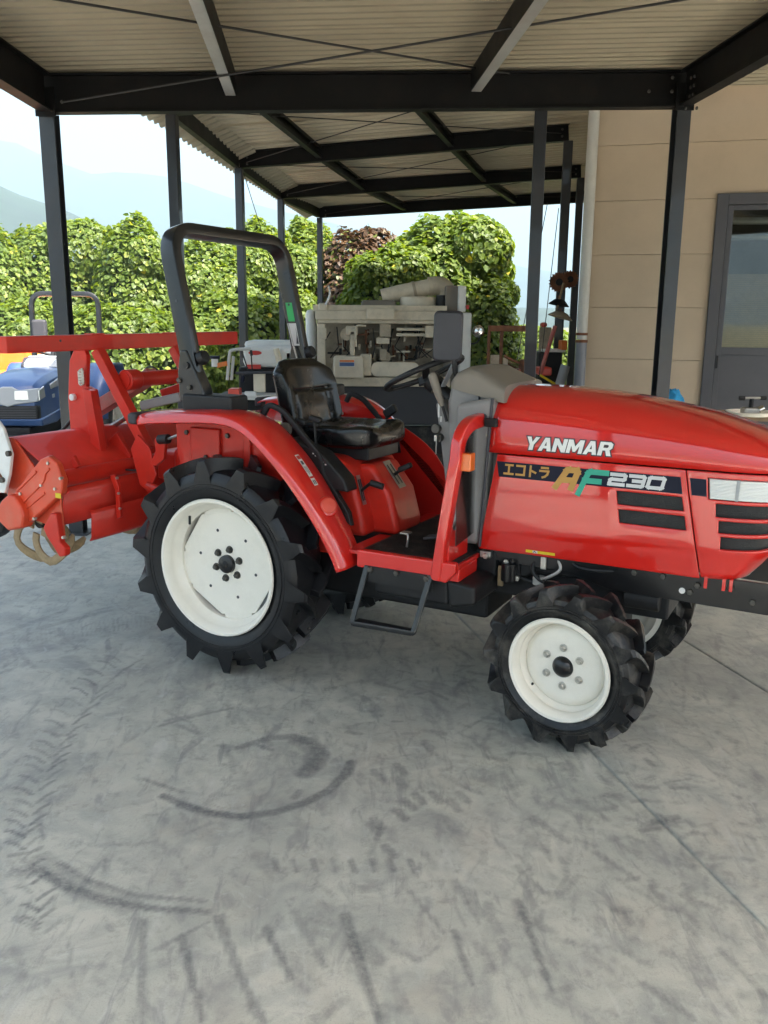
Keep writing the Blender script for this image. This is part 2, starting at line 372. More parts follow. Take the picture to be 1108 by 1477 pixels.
for i, q in enumerate(tr):
    for s_ in (-1, 1):
        x = q.x + s_ * 14 + random.uniform(-3, 3); y = q.y + (6 if s_ > 0 else -4)
        mark([(x - 12, y + 6 * s_ + 3), (x, y - 1), (x + 12, y - 7 * s_)], .007, random.uniform(.3, .8))
for x, y in [(545, 1118), (577, 1128), (578, 1110), (604, 1152), (630, 1150), (655, 1162), (668, 1150), (545, 1188), (562, 1228), (540, 1195), (578, 1175), (590, 1160)]:
    mark([(x - 6, y - 6), (x + 6, y + 6)], .018, random.uniform(.4, .65))
for x in range(395, 610, 28): mark([(x, 1240), (x + 5, 1256)], .010, random.uniform(.35, .6))
mark([(375, 1235), (400, 1265)], .03, .3)
for a, b_, w, s in [((206, 1330), (206, 1477), .016, .55), ((262, 1352), (292, 1470), .014, .65), ((315, 1325), (352, 1420), .017, .6), ((352, 1420), (385, 1477), .012, .5),
                    ((385, 1340), (420, 1410), .014, .65), ((425, 1315), (470, 1395), .013, .4), ((498, 1322), (548, 1475), .020, .65), ((515, 1360), (545, 1385), .04, .5),
                    ((655, 1345), (682, 1420), .012, .6), ((590, 1285), (640, 1345), .009, .4), ((748, 1300), (796, 1430), .013, .65), ((745, 1250), (790, 1290), .012, .4),
                    ((655, 1270), (690, 1330), .013, .4), ((225, 1370), (300, 1330), .01, .4), ((360, 1450), (380, 1477), .012, .5), ((930, 1420), (1000, 1470), .012, .45),
                    ((1040, 1370), (1108, 1440), .012, .4), ((860, 1230), (920, 1270), .014, .45), ((770, 1180), (820, 1215), .02, .45), ((750, 1320), (800, 1345), .02, .35),
                    ((460, 1470), (500, 1440), .02, .4), ((100, 1360), (103, 1410), .006, .4), ((60, 1310), (80, 1290), .008, .5), ((20, 1325), (55, 1340), .008, .5),
                    ((15, 1235), (60, 1225), .010, .5), ((100, 950), (130, 970), .05, .35), ((0, 915), (95, 880), .03, .3), ((60, 905), (160, 880), .03, .3), ((545, 985), (580, 995), .02, .4)]:
    mark([a, b_], w, s, w * .6)
for i in range(30):                                   # faint ladder of lug prints, left edge
    x = 20 + 6.5 * i; y = 925 - 1.1 * i
    mark([(x, y - 9), (x + 2, y + 10)], .006, random.uniform(.1, .35))
for i in range(800):                                  # many faint scuffs
    px, py = random.uniform(0, 1108), 860 + 617 * random.random() ** 1.1
    if random.random() < .45: px, py = random.gauss(640, 230), random.gauss(1010, 90)
    if random.random() < .3: px, py = random.gauss(850, 200), random.gauss(1300, 120)
    if py < 800: continue
    a = random.gauss(.85, .6); l = random.uniform(8, 46); sgn = random.choice((-1, 1))
    dx, dy = l * math.cos(a), l * math.sin(a)
    mark([(px, py), (px + dx * .5 + 3 * sgn, py + dy * .5), (px + dx, py + dy)], random.uniform(.003, .016), random.uniform(.06, .32))
for i in range(110):                                   # lug prints running with the tractor's own track
    t = random.random(); px = 560 + 500 * t + random.gauss(0, 40); py = 955 + 260 * t + random.gauss(0, 55)
    mark([(px, py), (px + random.uniform(12, 26), py + random.uniform(-9, 14))], random.uniform(.007, .016), random.uniform(.2, .5))

def lines(lo, hi, flo, fhi, fs, cs):
    a = list(np.arange(lo, flo, cs)) if lo < flo else []
    b_ = list(np.arange(flo, fhi, fs)); c = list(np.arange(fhi, hi, cs)) if hi > fhi else []
    return np.array(a + b_ + c + [hi])
def slab(v0, v1, fv0, fv1, u0=-6.0, u1=16.5, e=.0013):
    us = lines(u0, u1, 1.1, 6.2, .0105, .5); vs = lines(v0 + e, v1 - e, max(v0 + e, fv0), min(v1 - e, fv1), .0105, .5)
    vs = np.unique(np.round(vs, 5)); us = np.unique(np.round(us, 5))
    if vs[-1] - vs[-2] < .004: vs = np.delete(vs, -2)
    U, V = np.meshgrid(us, vs, indexing='ij')
    X = U * UV_U.x + V * UV_V.x; Y = U * UV_U.y + V * UV_V.y
    mk = np.zeros_like(X)
    for pts, w, w2, s in marks:
        n = len(pts) - 1
        xs = [p[0] for p in pts]; ys = [p[1] for p in pts]; pad = .14
        sel = np.where((X > min(xs) - pad) & (X < max(xs) + pad) & (Y > min(ys) - pad) & (Y < max(ys) + pad))
        if len(sel[0]) == 0: continue
        x = X[sel]; y = Y[sel]; best = np.zeros_like(x)
        for i in range(n):
            (ax, ay), (bx, by) = pts[i], pts[i + 1]; dx, dy = bx - ax, by - ay; L2 = dx * dx + dy * dy + 1e-9
            t = np.clip(((x - ax) * dx + (y - ay) * dy) / L2, 0, 1); d = np.hypot(x - ax - t * dx, y - ay - t * dy)
            ww = w + (w2 - w) * (i + t) / n
            best = np.maximum(best, s * np.clip((1.22 - d / ww) * 2.0, 0, 1))
        mk[sel] = 1 - (1 - mk[sel]) * (1 - best)
    nu, nv = X.shape; idx = np.arange(nu * nv).reshape(nu, nv)
    F = np.stack([idx[:-1, :-1], idx[1:, :-1], idx[1:, 1:], idx[:-1, 1:]], -1).reshape(-1, 4)
    # rounded edge at the joints
    Zm = np.zeros_like(X); dv = np.minimum(V - (v0 + e), (v1 - e) - V); Zm = -.003 * np.clip(1 - dv / .012, 0, 1)
    # skirts down into the joint
    base = len(X.ravel()); co_ = [np.stack([X.ravel(), Y.ravel(), Zm.ravel()], 1)]; fs = [F]
    for col in (0, nv - 1):
        sk = np.stack([X[:, col], Y[:, col], np.full(nu, -.0135)], 1); co_.append(sk)
        a = idx[:, col]; b_ = base + np.arange(nu); fs.append(np.stack([a[:-1], b_[:-1], b_[1:], a[1:]], 1)); base += nu
    C = np.concatenate(co_); F = np.concatenate(fs)
    me = bpy.data.meshes.new('floor_slab'); me.vertices.add(len(C)); me.vertices.foreach_set('co', C.ravel().astype(np.float32))
    me.loops.add(F.size); me.loops.foreach_set('vertex_index', F.ravel().astype(np.int32))
    me.polygons.add(len(F)); me.polygons.foreach_set('loop_start', (np.arange(len(F)) * 4).astype(np.int32))
    me.polygons.foreach_set('use_smooth', np.ones(len(F), bool))
    me.update(calc_edges=True)
    at = me.attributes.new('mark', 'FLOAT', 'POINT'); arr = np.zeros(len(C), np.float32); arr[:mk.size] = mk.ravel(); at.data.foreach_set('value', arr)
    return place('floor_slab', me, M['concrete'], floor)
slab(-7.0, VA, -2.1, VA)
slab(VA, VB, VA, VB)
slab(VB, 8.0, VB, VB + .3)

# ================================================================== hills
def hill(name, dist, prof, depth, m, seed):
    rg = np.random.default_rng(seed); nx = 90; ny = 14
    px = np.linspace(-900, 2100, nx); top = np.interp(px, [p[0] for p in prof], [p[1] for p in prof])
    base = [at_y(x, 462, dist) for x in px]; v = []
    h = np.array([max(4, (at_y(x, y, dist) - CAM).z + 1.6) for x, y in zip(px, top)])
    wob = np.cumsum(rg.normal(0, 1, nx)); wob = (wob - np.convolve(wob, np.ones(15) / 15, 'same')) * .006
    h = h * (1 + wob)
    for i in range(nx):
        for j in range(ny + 1):
            t = j / ny; s = math.sin(t * math.pi * .5) if t < 1 else 1
            z = h[i] * s * (1 + .05 * math.sin(i * 1.3 + j * 2.1) * (1 - t)) if j else -2
            y = dist - depth * (1 - t) * (1 + .12 * math.sin(i * .9 + seed))
            k = y / dist
            v.append((base[i].x * k, y, z))
        v.append((base[i].x * 1.3, dist + depth, -2))
    n = ny + 2
    f = [(i * n + j, (i + 1) * n + j, (i + 1) * n + j + 1, i * n + j + 1) for i in range(nx - 1) for j in range(n - 1)]
    o = MB().add(v, f).build(name, m, ang=180); return tag(o, kind='structure')
M['forest_hill'] = pm('forested_hillside', (.016, .030, .020), .95, var=.5, vs=.06, dirt=(.02, .04, .02), dirt_amt=.8, dirt_s=.03)
hill('hill', 330, [(-900, 300), (-300, 240), (-100, 250), (0, 264), (45, 285), (95, 303), (130, 315), (160, 335), (200, 365), (300, 420), (430, 440), (900, 446), (2100, 440)], 90, M['forest_hill'], 3)
hill('mountain', 1000, [(-900, 150), (-300, 190), (0, 203), (40, 208), (90, 235), (145, 256), (185, 252), (250, 258), (330, 285), (400, 305), (470, 322), (560, 345), (640, 352), (745, 385), (800, 395), (900, 390), (1100, 370), (1500, 330), (2100, 260)], 280, M['forest_hill'], 5)

# ================================================================== building on the right
BX = Vector((.967, -.255, 0)).normalized(); BN = Vector((-.255, -.967, 0)).normalized(); BY = -BN   # along the wall, outward normal, into the building
C0 = at_y(838, 462, 7.5 * K); C0.z = 0
bld = thing('building', 'beige panelled building with grey glazed door beside the tractor shed', 'building', C0, math.atan2(BX.y, BX.x))
BW, BH, BD, PHT = 5.6, 5.2, 7.2, .4235 * K
def bl(px, py):                                        # photo pixel on the front wall -> (along, height)
    p = at_plane(px, py, C0, BN) - C0; return p.dot(BX), p.z
dx0, dz1 = bl(1035, 280); dmx, dzm = bl(1022, 505); dx1 = dx0 + 2.0
core = MB().box(.02, dx0, .02, .2, 0, BH).box(dx1, BW, .02, .2, 0, BH).box(dx0, dx1, .02, .2, dz1, BH)
core.box(.02, .2, .2, BD, 0, BH).box(BW - .2, BW, .2, BD, 0, BH).box(.2, BW - .2, BD - .2, BD, 0, BH).box(.2, BW - .2, .2, BD - .2, BH - .25, BH).build('wall', M['wall'], bld)
zj = bl(950, 367)[1]; z0 = zj - PHT * math.ceil(zj / PHT)
k = 0; z = z0
while z < BH:
    za, zb = max(0, z + .0015), min(BH, z + PHT - .0015)
    if zb > 0.05:
        segs = [(-.005, BW)] if za >= dz1 else [(-.005, dx0 - .0), (dx1, BW)]
        if za < dz1 < zb: MB().plate([(-.005, za), (dx0, za), (dx0, dz1 + .002), (dx1, dz1 + .002), (dx1, za), (BW, za), (BW, zb), (-.005, zb)], 1, -.012, .019).build('wall_panel', M['wall'], bld, bevel=.002, seg=1); segs = []
        for a, b_ in segs: MB().box(a, b_, -.012, .019, za, zb).build('wall_panel', M['wall'], bld, bevel=.002, seg=1)
        MB().box(-.005, .019, .02, BD, za, zb).build('wall_panel', M['wall'], bld, bevel=.003, seg=1)
    z += PHT
MB().box(.06, BW, -2.1, -.013, 3.80, 3.88).build('sun_block_slab', M['wall'], bld)  # unseen slab added above the wall to keep sun off it
# door: frame, leaf with glass over a solid panel
fr = MB().box(dx0, dx0 + .10, -.05, .06, 0, dz1).box(dx1 - .1, dx1, -.05, .06, 0, dz1).box(dx0 + .1, dx1 - .1, -.05, .06, dz1 - .10, dz1)
door = fr.build('door', M['door'], bld, bevel=.006)
la, lb = dx0 + .103, (dx0 + dx1) / 2 + .03
for a, b_, y in ((la, lb, -.03), (lb - .06, dx1 - .103, .005)):
    MB().box(a, a + .05, y, y + .03, .02, dz1 - .103).box(b_ - .05, b_, y, y + .03, .02, dz1 - .103).box(a + .05, b_ - .05, y, y + .03, dzm - .04, dzm + .03).box(a + .05, b_ - .05, y, y + .03, dz1 - .15, dz1 - .103).build('door_leaf', M['door'], door, bevel=.004)
    MB().box(a + .05, b_ - .05, y + .008, y + .022, .02, dzm - .04).build('door_panel', M['door'], door)
    MB().box(a + .05, b_ - .05, y + .012, y + .017, dzm + .03, dz1 - .15).build('pane', M['glass'], door)
MB().box(la + .012, la + .03, -.036, -.029, dzm - .17, dzm - .05).build('handle', M['black_matt'], door, bevel=.003)
nsl = 38; zt = dzm + (dz1 - dzm) * .50
for i in range(nsl):                                   # roll screen of thin slats behind the lower glass
    za = dzm - .02 + (zt - dzm + .02) * i / nsl
    MB().box(la + .04, dx1 - .13, .085, .092, za, za + (zt - dzm) / nsl * .86).build('slat', M['screen'], door)
room = MB().box(.25, BW - .25, 2.6, 2.62, 0, 3.0).box(.25, BW - .25, .25, 2.6, 2.9, 2.92).box(.25, BW - .25, .25, 2.6, .0, .02)
room.build('room_lining', M['room'], bld)
MB().tube([(dx0 + .1, .5, 2.62), (BW - .3, .6, 2.56)], .035).tube([(dx0 + .1, .9, 2.5), (BW - .3, .9, 2.46)], .03).build('ceiling_pipe', M['pipe'], bld)
# downpipe near the corner
pdx = bl(850, 300)[0]
pp = thing('downpipe', 'pale grey plastic downpipe with rusty clip at the corner of the beige building', 'pipe', C0 + BX * pdx + BN * .075, math.atan2(BX.y, BX.x))
zc = bl(845, 488)[1]
MB().cyl((0, 0, .02), (0, 0, zc - .14), .052, 20).build('pipe_section', M['pipe'], pp)
MB().cyl((0, 0, zc - .01), (0, 0, 4.2), .052, 20).build('pipe_section', M['pipe'], pp)
MB().cyl((0, 0, zc - .46), (0, 0, zc - .02), .0545, 20).build('tape_wrap', M['pipe_tape'], pp)
MB().cyl((0, 0, zc - .04), (0, 0, zc - .015), .06, 20).cyl((0, 0, zc + .03), (0, 0, zc + .055), .058, 20).box(-.03, .03, .03, .08, zc - .035, zc - .02).build('clip', M['rust'], pp)

# ================================================================== sheds
def hbeam(mb, a, b_, w, h, t=.010):                    # H section, a/b at the section's mid height
    a = Vector(a); b_ = Vector(b_); u = Vector((0, 0, 1))
    mb.bar(a + u * (h / 2 - t / 2), b_ + u * (h / 2 - t / 2), w, t)
    mb.bar(a - u * (h / 2 - t / 2), b_ - u * (h / 2 - t / 2), w, t)
    mb.bar(a, b_, t * .8, h - 2 * t)
    return mb
def cbeam(mb, a, b_, w, h, t=.006, side=1):            # lipped channel
    a = Vector(a); b_ = Vector(b_); d = (b_ - a).normalized(); s = d.cross(Vector((0, 0, 1))).normalized() * side; u = s.cross(d) * side
    mb.bar(a - s * (w / 2 - t / 2), b_ - s * (w / 2 - t / 2), t, h)
    for k in (-1, 1):
        mb.bar(a + u * k * (h / 2 - t / 2) + s * t / 2, b_ + u * k * (h / 2 - t / 2) + s * t / 2, w - t, t)
        mb.bar(a + u * k * (h / 2 - .012 - t) + s * (w / 2 - t / 2), b_ + u * k * (h / 2 - .012 - t) + s * (w / 2 - t / 2), t, .024)
    return mb
bolt_me = MB().lathe([(.0001, .012), (.011, .011), (.013, .008), (.013, 0)], 6).mesh('bolt_head')
bolt_ms = {}
def bolts(parent, pts, nrm, m='bolt_dark', sc=1.0):
    if m not in bolt_ms: bolt_ms[m] = bolt_me.copy()
    q = Vector(nrm).to_track_quat('X', 'Z')
    for p in pts:
        o = place('bolt', bolt_ms[m], M[m], parent); o.location = p; o.rotation_mode = 'QUATERNION'; o.rotation_quaternion = q; o.scale = (sc, sc, sc)
def sheet(shed, p00, p10, p11, p01, width, pitch, amp, m):
    """corrugated panels: p00->p10 runs down the slope (ridge direction), p00->p01 across the corrugations"""
    p00, p10, p11, p01 = map(Vector, (p00, p10, p11, p01)); L = (p01 - p00).length; n = max(1, round(L / width))
    for i in range(n):
        t0, t1 = i / n, (i + 1) / n + (.02 / L if i < n - 1 else 0)
        k = max(2, round((t1 - t0) * L / pitch)); mb = MB(); v = []; lift = .003 * (i % 2)
        prof = [(0, 0), (.32, 0), (.46, 1), (.86, 1)]
        for j in range(k):
            for a, hgt in prof + ([(1, 0)] if j == k - 1 else []):
                t = t0 + (t1 - t0) * (j + a) / k; A = p00.lerp(p01, t); B = p10.lerp(p11, t)
                for s in range(5):
                    q = A.lerp(B, s / 4); v.append((q.x, q.y, q.z + amp * hgt + lift))
        c = len(v) // 5
        f = [(r * 5 + s, (r + 1) * 5 + s, (r + 1) * 5 + s + 1, r * 5 + s + 1) for r in range(c - 1) for s in range(4)]
        mb.add(v, f).build('roof_sheet', m, shed, ang=20)
# ---- front shed (over the tractor)
fs = thing('open_shed', 'dark steel framed open shed with cream corrugated roof over the red tractor', 'shed')
PL, PR = Vector((-2.04, 5.6, 0)) * K, Vector((1.90, 6.0, 0)) * K; zl, zr = CAM_H + 1.199 * K, CAM_H + 1.349 * K
dirL, dirR = Vector((.004, 1, 0)), Vector((-.091, .996, 0))
for P, zt, dr, pname in ((PL, zl, dirL, 'post'), (PR, zr, dirR, 'post')):
    for s in (0, 6.9):
        q = P - dr * s
        o = hbeam(MB(), (0, 0, 0), (0, 0, zt), .11, .11) if False else MB()
        d = Vector((dr.x, dr.y, 0)).normalized(); e = Vector((d.y, -d.x, 0))
        # H post: flanges face across the shed
        for k in (-1, 1): o.bar(q + d * k * .05, q + d * k * .05 + Vector((0, 0, zt)), .108, .010, up=d)
        o.bar(q, q + Vector((0, 0, zt)), .008, .09, up=d)
        o.box(-.1, .1, -.1, .1, 0, .012, Matrix.Translation(q))
        o.build(pname, M['post_steel'], fs, bevel=.002, seg=1)
hb = .255
def fr_beam(s):
    a = PL - dirL * s; b_ = PR - dirR * s
    o = hbeam(MB(), (a.x - .05, a.y, zl + hb / 2), (b_.x + .05, b_.y, zr + hb / 2), .10, hb, .012).build('beam', M['frame_steel'], fs, bevel=.002, seg=1)
    return o
fb = fr_beam(0); fr_beam(6.9)
for P, zt, dr in ((PL, zl, dirL), (PR, zr, dirR)):
    a = P - dr * .055; b_ = P - dr * 6.845
    hbeam(MB(), (a.x, a.y, zt + hb / 2), (b_.x, b_.y, zt + hb / 2), .10, hb - .006, .012).build('eave_beam', M['frame_steel'], fs, bevel=.002, seg=1)
def fz(x): return zl + (zr - zl) * (x - PL.x) / (PR.x - PL.x)
for px, py in ((335, 132), (686, 122)):
    yy = (5.78 if px > 500 else 5.68) * K
    p = at_y(px, py, yy); x = p.x; xe = x + .081 * 6.8
    z = fz(x) + .12
    cb = cbeam(MB(), (x, yy - .06, z + .045), (xe, yy - 6.8, z + .045), .075, .15, .006, 1 if px < 500 else -1)
    cb.build('joist', M['frame_steel'], fs)
    MB().bar((x, yy - .07, z - .033), (xe, yy - 6.8, z - .033), .07, .004).build('joist_sheen_strip', M['pale_steel'], fs)  # pale strip puts the whitish reflection under the joists into the colour
ov = .12
def rf(x, y): return (x, y, fz(x) + hb + .012)
yb0, yb1 = 5.78 * K, -.75
sheet(fs, rf(PL.x - .12, PL.y + .78), rf(PR.x + 3.2, PR.y + .62), rf(PR.x + 3.8, yb1), rf(PL.x - .12, yb1), .82, .105, .02, M['roof'])  # right, rear and near edges run out past the frame, added to block sun
zrod = lambda x: fz(x) + hb * .75
def rod(parent, a, b_, r=.007): MB().tube([a, b_], r, 6).build('brace_rod', M['rod'], parent)
pa = at_y(92, 147, 5.52 * K); pb = at_z(995, -2, CAM_H + 1.44 * K)
rod(fs, pa, pb); pa2 = at_z(75, -2, CAM_H + 1.36 * K); pb2 = at_y(735, 106, 5.75 * K); rod(fs, pa2, pb2)
nrm = (0, -1, 0)
bolts(fs, [at_y(a, b_, PL.y - .052) for a, b_ in ((37, 118), (46, 126), (48, 147), (90, 147))], nrm)
bolts(fs, [at_y(a, b_, PR.y - .07) for a, b_ in ((936, 132), (970, 112), (969, 132))], nrm)
wn = Vector((-dirR.y, dirR.x, 0))
bolts(fs, [at_plane(px, py, PR + wn * .012, wn) for px, py in ((998, 112), (1003, 110), (997, 126), (1002, 123), (996, 139), (1001, 136), (990, 156), (1006, 156))], wn)
MB().box(-.07, .07, -.005, .005, -.03, .16, Matrix.Translation((PR.x, PR.y - .062, zr))).build('gusset', M['frame_steel'], fs)
MB().box(-.07, .07, -.005, .005, -.03, .16, Matrix.Translation((PL.x, PL.y - .062, zl))).build('gusset', M['frame_steel'], fs)

# ---- rear shed
rs = thing('open_shed', 'long lower open shed with corrugated roof sheltering parked farm machines behind the tractor', 'shed')
LP = [Vector(p) for p in ((-1.507, 6.5, 3.03), (-1.416, 8.8, 3.05), (-1.27, 10.95, 3.055), (-.95, 12.95, 3.06))]
sck = lambda p: Vector((p.x * K, p.y * K, CAM_H + (p.z - CAM_H) * K))
LP = [sck(p) for p in LP]
RP = [Vector(p) for p in ((1.06, 6.4, 3.24), (1.69, 8.6, 3.28), (2.29, 10.8, 3.295), (2.95, 12.9, 3.30))]; RP = [sck(p) for p in RP]
bh = .175
for i, (a, b_) in enumerate(zip(LP, RP)):
    for q, w in ((a, .088), (b_, .10)):
        MB().box(-w / 2, w / 2, -w / 2, w / 2, 0, q.z, Matrix.Translation((q.x, q.y, 0)) @ Matrix.Rotation(R(-8), 4, 'Z')).build('post', M['post_steel'], rs, bevel=.008)
    hbeam(MB(), (a.x, a.y, a.z + bh / 2), (b_.x, b_.y, b_.z + bh / 2), .09, bh, .009).build('rafter', M['frame_steel'], rs)
    bolts(rs, [(a.x + .1, a.y - .05, a.z + .04), (a.x + .1, a.y - .05, a.z + .11), (b_.x - .08, b_.y - .05, b_.z + .04), (b_.x - .08, b_.y - .05, b_.z + .11)], nrm)
for i in range(3):
    a, b_ = LP[i], LP[i + 1]
    cbeam(MB(), (a.x - .02, a.y + .06, a.z + .07), (b_.x - .02, b_.y - .06, b_.z + .07), .06, .14, .006, -1).build('eave_beam', M['frame_steel'], rs)
    for f1, f2 in ((.22, .25), (.62, .64)):
        p = LP[i].lerp(RP[i], f1 + .03 * i); q = LP[i + 1].lerp(RP[i + 1], f1 + .03 * (i + 1))
        cbeam(MB(), (p.x, p.y + .05, p.z + .09), (q.x, q.y - .05, q.z + .09), .06, .12, .005).build('joist', M['frame_steel'], rs)
    rod(rs, LP[i] + Vector((.1, .05, .05)), RP[i + 1] + Vector((-.1, -.1, .06)), .005)
    rod(rs, LP[i + 1] + Vector((.1, -.1, .05)), RP[i] + Vector((-.1, .05, .06)), .005)
def rsh(p, q, t, up=bh + .012): r = p.lerp(q, t); return (r.x, r.y, r.z + up)
e0 = LP[0] + (LP[0] - LP[1]) * .18; e1 = LP[3] + (LP[3] - LP[2]) * .17; g0 = RP[0] + (RP[0] - RP[1]) * .18; g1 = RP[3] + (RP[3] - RP[2]) * .1
sheet(rs, rsh(e0, g0, -.012), rsh(e0, g0, 1.34), rsh(e1, g1, 1.03), rsh(e1, g1, -.01), .9, .155, .026, M['roof_bounce_lit'])  # front right corner stretched to the wall, added to shut sun out
sheet(rs, (e0.x - .33, e0.y, e0.z + .03), (e0.x + .05, e0.y, e0.z + bh + .006), (e1.x + .05, e1.y, e1.z + bh + .006), (e1.x - .33, e1.y, e1.z + .03), .9, .155, .026, M['roof_bounce_lit'])
rod(rs, LP[1] + Vector((.05, 0, -.05)), Vector((-.65, 10.4, .05)), .004)
rod(rs, at_y(790, 292, 8.9), Vector((1.15, 8.9, .05)), .004); rod(rs, at_y(806, 300, 8.9), Vector((1.5, 8.9, .05)), .004)

# ================================================================== the red tractor
TX = thing('tractor', 'red compact tractor with cream wheels and black roll bar parked on the concrete', 'tractor', (-.495, 4.363, 0), R(-28.29))
def superq(t, p): return math.copysign(abs(t) ** p, t)
hexbolt = MB().lathe([(.0001, .016), (.009, .016), (.0115, .013), (.0115, .003)], 6).lathe([(.0001, .004), (.016, .003), (.016, 0)], 14).mesh('wheel_bolt')

hexbolt2 = hexbolt.copy()
def tyre_mesh(Rr, W, rim, h, n, fs_, lugw):
    mb = MB(); Rc = Rr - h
    prof = [(rim - .004, -.40 * W), (rim + .012, -.43 * W), (rim + .35 * (Rc - rim), -.50 * W), (rim + .62 * (Rc - rim), -.505 * W), (Rc - .030, -.47 * W), (Rc - .012, -.42 * W), (Rc - .003, -.25 * W), (Rc, 0)]
    prof = prof + [(r, -a) for r, a in prof[-2::-1]]
    mb.lathe(prof, 72)
    for side in (-1, 1):
        for i in range(n):
            ph0 = 2 * math.pi * (i + (.5 if side > 0 else 0)) / n
            # stations: (a, lag angle, base radius, top radius, half width)
            st = [(-.035 * W, .0, Rc - .004, Rr - .004, .5), (.02 * W, .03, Rc - .004, Rr, .62), (.16 * W, .14, Rc - .005, Rr, .66), (.32 * W, .25, Rc - .01, Rr - .001, .72), (.455 * W, .315, Rc - .02, Rr - .003, .85),
                  (.507 * W, .335, Rc - .025, Rr - .014, .92), (.516 * W, .348, Rr - .088 * Rr / .5, Rr - .040 * Rr / .5, 1.0), (.508 * W, .356, Rr - .112 * Rr / .5, Rr - .092 * Rr / .5, 1.15)]
            ring = []
            for a, lag, rb, rt, hw in st:
                ang = ph0 - fs_ * lag * (.9 if Rr < .4 else .78); w = lugw * hw; bf = 1.5 + .9 * sm(.25, .52, a / W)
                row = []
                for rr, ww in ((rb, w * bf), (rt, w), (rt, -w), (rb, -w * bf)):
                    b_ = ang + ww / Rr; y = math.sin(b_) * rr; z = math.cos(b_) * rr
                    row.append((side * a, y, z))
                ring.append(row)
            v = [p for row in ring for p in row]; f = []
            for q in range(len(st) - 1):
                for e in range(3): f.append((q * 4 + e, q * 4 + e + 1, q * 4 + 5 + e, q * 4 + 4 + e))
            f.append((0, 1, 2, 3)); k = (len(st) - 1) * 4; f.append((k, k + 1, k + 2, k + 3))
            mb.add(v, f)
    return mb
def wheel(parent, c, side, Rr, W, rim, h, n, lugw, rear, steer=0., mat='rubber', spin=0.):
    mb = MB(); fl = .44 * W
    prof = [(rim - .02, fl - .012), (rim - .002, fl - .004), (rim + .004, fl + .004), (rim - .001, fl + .011), (rim - .012, fl + .010), (rim - .022, fl - .004), (rim - .028, fl - .03),
            (rim - .032, fl - .05), (rim - .055, fl - .075), (rim - .058, -.2 * W), (rim - .03, -.3 * W), (rim + .004, -fl), (rim - .02, -fl - .008)]
    if not rear: prof = [(r if i < 7 else r + .012, a) for i, (r, a) in enumerate(prof)]
    mb.lathe(prof, 64)
    w = mb.build('wheel', M['cream'], parent, ang=40)
    w.location = c; w.rotation_euler = (spin, 0, 0)
    Rz = Matrix.Rotation(R(-90 if side < 0 else 90) + steer, 4, 'Z')
    w.rotation_euler = (Rz @ Matrix.Rotation(spin, 4, 'X')).to_euler()
    fs_ = 1 if side < 0 else -1
    tyre_mesh(Rr, W, rim, h, n, fs_, lugw).build('tyre', M[mat], w, ang=32, bevel=.004, seg=1)
    if rear:
        pts = []
        for i in range(8):
            a = R(22.5 + 45 * i + 8); rr = .268 if i not in (1, 5) else .262
            pts.append((rr * math.cos(a), rr * math.sin(a)))
        dz = .020
        MB().plate(pts, 0, dz - .008, dz).build('disc', M['cream'], w, bevel=.006)
        for i in range(4):
            a = R(8 + 90 * i); u = Vector((0, math.cos(a), math.sin(a))); MB().bar(u * .24 + Vector((dz - .006, 0, 0)), u * .285 + Vector((dz - .006, 0, 0)), .16, .010, up=(1, 0, 0)).build('rim_bracket', M['cream'], w)
        hm = MB().lathe([(.0001, dz + .022), (.036, dz + .022), (.043, dz + .018), (.044, dz)], 28).mesh('hub'); place('hub', hm, M['black'], w)
        MB().lathe([(.0001, dz + .028), (.014, dz + .026), (.02, dz + .0215)], 20).build('hub_boss', M['dark_engine'], w)
        for i in range(6):
            a = R(60 * i + 15)
            o = place('bolt', hexbolt, M['bolt_dark'], w); o.location = (dz, .072 * math.cos(a), .072 * math.sin(a)); o.scale = (1.2, 1.15, 1.15)
            a = R(60 * i + 45); MB().cyl((dz + .0005, .165 * math.cos(a), .165 * math.sin(a)), (dz + .0015, .165 * math.cos(a), .165 * math.sin(a)), .0075, 12).build('hole', M['ink'], w)
        MB().tube([(fl - .03, -.16, rim - .13), (fl - .03, -.155, rim - .09)], .006, 8).build('valve', M['black_matt'], w)
    else:
        dz = fl - .045
        MB().lathe([(.0001, dz), (.085, dz), (.12, dz - .004), (.145, dz - .006), (.160, dz - .016), (rim - .036, dz - .030), (rim - .034, dz - .04)], 48).build('disc', M['cream'], w, ang=50)
        MB().lathe([(.0001, dz + .026), (.018, dz + .025), (.034, dz + .018), (.042, dz + .006), (.043, dz)], 28).build('hub_cap', M['black'], w)
        for i in range(6):
            a = R(60 * i + 22); o = place('bolt', hexbolt2, M['bolt'], w); o.location = (dz, .078 * math.cos(a), .078 * math.sin(a))
        MB().tube([(fl - .035, -.135, -.08), (fl - .03, -.13, -.075)], .005, 8).build('valve', M['black_matt'], w)
    for q_ in ((.30, .0035), (.42, .003)):
        rr_ = rim + q_[0] * (Rr - h - rim) + .012; MB().lathe([(rr_ - .004, .488 * W), (rr_ - .002, .500 * W + q_[1]), (rr_ + .002, .502 * W + q_[1]), (rr_ + .005, .490 * W)], 64).build('sidewall_ring', M[mat], w)
    return w
WB = 1.631
for s in (-1, 1):
    wheel(TX, (0, s * .484, .514), s, .514, .245, .324, .054, 14, .023, True, spin=R(4))
    wheel(TX, (WB, s * .465, .328), s, .330, .180, .206, .038, 14, .0175, False, R(-6.5), 'rubber_dusty', spin=R(9))

